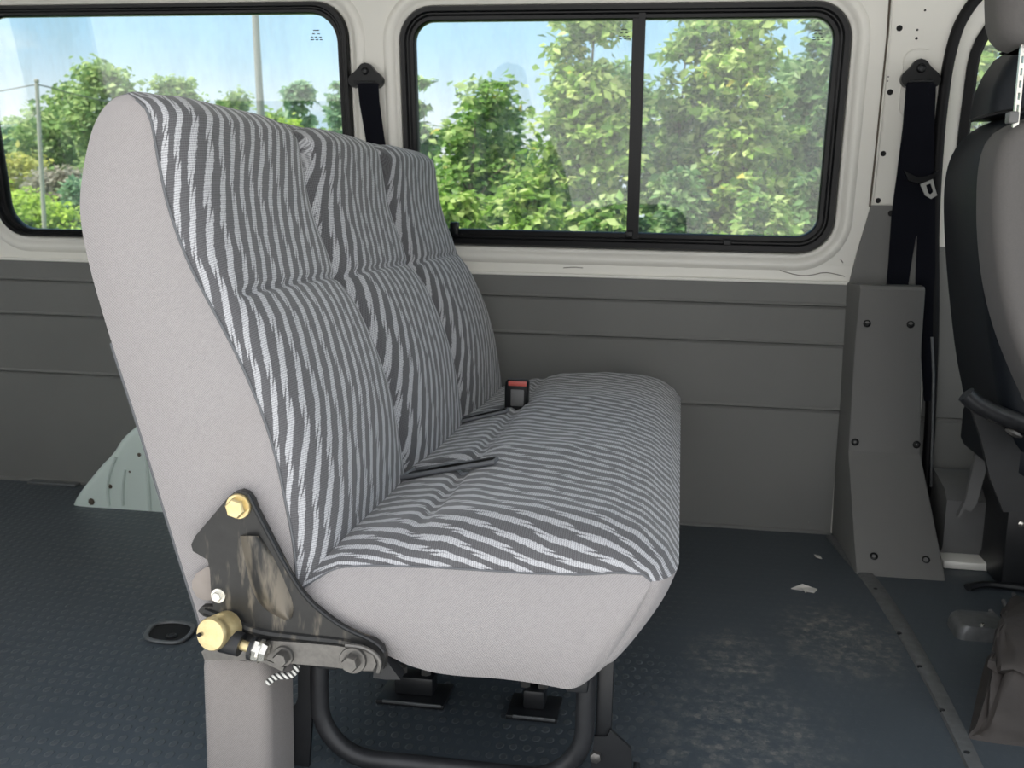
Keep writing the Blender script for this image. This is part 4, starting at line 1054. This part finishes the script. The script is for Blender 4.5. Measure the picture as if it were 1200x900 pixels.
for lab, px, top, hw, D_, mt, sz, nc, per, sd in near: tree('leafy_tree', lab, px, top, hw, D_, mt, sz, nc, per, sd, group='trees outside the sliding window')
shr = [
    ('lime bush low in the sliding window next to the backrest', 530, 222, 48, 10.2, 'near2', .12, 110, 30, 21),
    ('yellow green bush low in the middle of the sliding window', 630, 214, 50, 9.8, 'near2', .12, 120, 30, 22),
    ('green bush below the tall pale tree near the sash bar', 715, 232, 45, 9.6, 'near', .11, 110, 30, 23),
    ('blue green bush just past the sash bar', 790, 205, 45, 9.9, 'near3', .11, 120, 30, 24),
    ('green bush low near the front end of the sliding window', 880, 215, 50, 9.7, 'near', .11, 120, 30, 25),
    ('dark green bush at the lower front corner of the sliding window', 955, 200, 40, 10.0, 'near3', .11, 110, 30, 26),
]
for lab, px, top, hw, D_, mt, sz, nc, per, sd in shr: tree('leafy_bush', lab, px, top, hw, D_, mt, sz, nc, per, sd, cat='bush', group='bushes outside the sliding window', lobes=2)
far = [
    ('broad distant tree between the thin post and the bench top', 110, 104, 52, 44, 'far', .34, 200, 28, 44),
    ('distant hedge tree behind the tall utility pole', 322, 136, 60, 45, 'far', .34, 170, 28, 45),
    ('distant tree at the rear edge of the rear window behind the grey green one', 40, 138, 60, 48, 'far', .34, 190, 28, 46),
    ('grey green distant tree at the rear edge of the rear window', 14, 150, 58, 42, 'farb', 0.336, 153, 24, 31),
    ('distant green tree just in front of the thin post', 78, 132, 65, 40, 'far', 0.32, 187, 26, 32),
    ('tallest rounded distant tree in the rear window', 150, 80, 75, 38, 'far', 0.304, 255, 28, 33),
    ('distant tree rising just behind the top corner of the bench', 212, 84, 58, 39, 'far', 0.304, 204, 26, 34),
    ('low distant tree line piece by the tall pole', 284, 112, 52, 41, 'far', 0.304, 153, 24, 35),
    ('slender blue green tree standing alone near the pole', 346, 88, 28, 33, 'farb', 0.272, 119, 22, 36),
    ('yellow green shrub under the slender lone tree', 345, 128, 40, 31, 'lime', 0.272, 119, 22, 37),
    ('small blue green tree cut by the rear window edge', 398, 82, 19, 27, 'farb', 0.208, 85, 22, 38),
    ('green shrub at the front edge of the rear window', 398, 146, 32, 30, 'far', 0.24, 102, 22, 39),
    ('yellow flowering bush near the thin post', 52, 176, 60, 33, 'yel', 0.24, 136, 24, 40),
    ('dry grey brown thicket at the foot of the thin post', 62, 196, 62, 30, 'dry', 0.208, 153, 24, 41),
    ('blue green shrub right behind the bench side panel', 92, 205, 28, 28, 'farb', 0.192, 102, 22, 42),
    ('long lime green verge along the field', 50, 233, 98, 26, 'lime', 0.176, 238, 30, 43),
]
for lab, px, top, hw, D_, mt, sz, nc, per, sd in far: tree('distant_tree' if top < 160 else 'distant_bush', lab, px, top, hw, D_, mt, sz, nc, per, sd, cat='tree' if top < 160 else 'bush', group='trees across the field', lobes=2)
# poles and wires
q0, q1 = at_y(306.5, 150, 30), at_y(298, 0, 30); dirv = (q1 - q0) / (q1[2] - q0[2])
pb_, pt_ = q0 + dirv * (GZ - q0[2]), q0 + dirv * (q1[2] + 1.6 - q0[2])
mb = MB(); mb.tube([tuple(pb_), tuple(q0), tuple(q1), tuple(pt_)], [.12, .115, .10, .09], 12)
up = thing('utility_pole', 'tall grey utility pole leaning slightly, seen in the rear window above the backrest', 'pole', (pb_[0], pb_[1], GZ)); mb.done('shaft', M['pole'], up)
mb = MB(); mb.box(pt_[0] - .5, pt_[0] + .5, 29.9, 30.1, pt_[2] - .3, pt_[2] - .15, .02); mb.done('cross_arm', M['pole'], up)
p0, p1 = at_y(52, 265, 24), at_y(43, 97, 24); dd = (p0 - p1) / (p0[2] - p1[2]); pg = p1 + dd * (GZ - p1[2])
mb = MB(); mb.tube([tuple(pg), tuple(p0), tuple(p1)], [.065, .06, .05], 10)
tp_ = thing('wire_post', 'thin pale post carrying wires across the field', 'post', (pg[0], 24, GZ)); mb.done('shaft', M['postw'], tp_)
mb = MB(); mb.lathe([(.03, 0), (.06, .02), (.06, .07), (.02, .10)], p1, (0, 0, 1), 10); mb.done('insulator', M['postw'], tp_)
for pts, lab in (([(-40, 112, 24), (0, 107, 24), (25, 102, 24), (43, 99, 24)], 'wire running from the thin post out past the rear window edge'), ([(43, 99, 24), (62, 103, 25), (85, 110, 26), (130, 120, 28)], 'wire sagging from the thin post towards the distant trees')):
    P = [at_y(a, b, d) for a, b, d in pts]; mb = MB(); mb.tube([tuple(p) for p in smooth_path(P, 2)], .016, 6); tag(mb.done('overhead_wire', M['wire'], base=P[0]), lab, 'wire')

# ------------------------------------------------------------------ sky, sun, view
w = bpy.data.worlds.new('sky'); SC.world = w; w.use_nodes = True; n = w.node_tree
bg = n.nodes['Background']; tc = n.nodes.new('ShaderNodeTexCoord'); sx = n.nodes.new('ShaderNodeSeparateXYZ'); n.links.new(tc.outputs['Generated'], sx.inputs[0])
r = n.nodes.new('ShaderNodeValToRGB'); n.links.new(sx.outputs[2], r.inputs[0]); e = r.color_ramp.elements
e[0].position = 0; e[0].color = (.72, .88, 1.0, 1); e[1].position = .22; e[1].color = (.33, .66, .93, 1); x = e.new(.8); x.color = (.16, .40, .80, 1)
mp = n.nodes.new('ShaderNodeMapping'); n.links.new(tc.outputs['Generated'], mp.inputs[0]); mp.inputs['Scale'].default_value = (1, 1, 2.6); mp.inputs['Location'].default_value = (.35, .1, .1)
cl = sstep(n, noise(n, mp.outputs[0], 2.4, 6, .55), .50, .66)
low = math_n(n, 'SUBTRACT', 1, sstep(n, sx.outputs[2], .02, .16))
cl2 = sstep(n, noise(n, mp.outputs[0], 5.5, 5, .5), .34, .50)
cld = math_n(n, 'MAXIMUM', math_n(n, 'MULTIPLY', cl, .75), math_n(n, 'MULTIPLY', low, math_n(n, 'ADD', .15, math_n(n, 'MULTIPLY', cl2, .8))))
skyc = mixc(n, cld, r.outputs[0], (1.0, 1.0, 1.0))
# half of the sky behind the viewer, brightened and whitened to light the cabin
gl = sstep(n, math_n(n, 'MULTIPLY', sx.outputs[1], -1), -.1, .6)
skyc = mixc(n, math_n(n, 'MULTIPLY', gl, .8), skyc, (1.0, .965, .935))
n.links.new(skyc, bg.inputs[0])
n.links.new(math_n(n, 'ADD', 1.1, math_n(n, 'MULTIPLY', gl, .6)), bg.inputs[1])
su = bpy.data.lights.new('sun', 'SUN'); su.energy = 8.0; su.angle = math.radians(.6); su.color = (1, .95, .86)
so = bpy.data.objects.new('sun', su); C.objects.link(so)
so.rotation_euler = Vector((-.42, -.2, .86)).to_track_quat('Z', 'Y').to_euler()
vs = SC.view_settings; SC.display_settings.display_device = 'sRGB'
vs.view_transform = 'Standard'; vs.look = 'None'; vs.gamma = 1; vs.exposure = .12; vs.use_curve_mapping = False
cy = SC.cycles; cy.use_denoising = True; cy.max_bounces = 10; cy.diffuse_bounces = 6; cy.transparent_max_bounces = 24; cy.sample_clamp_indirect = 8
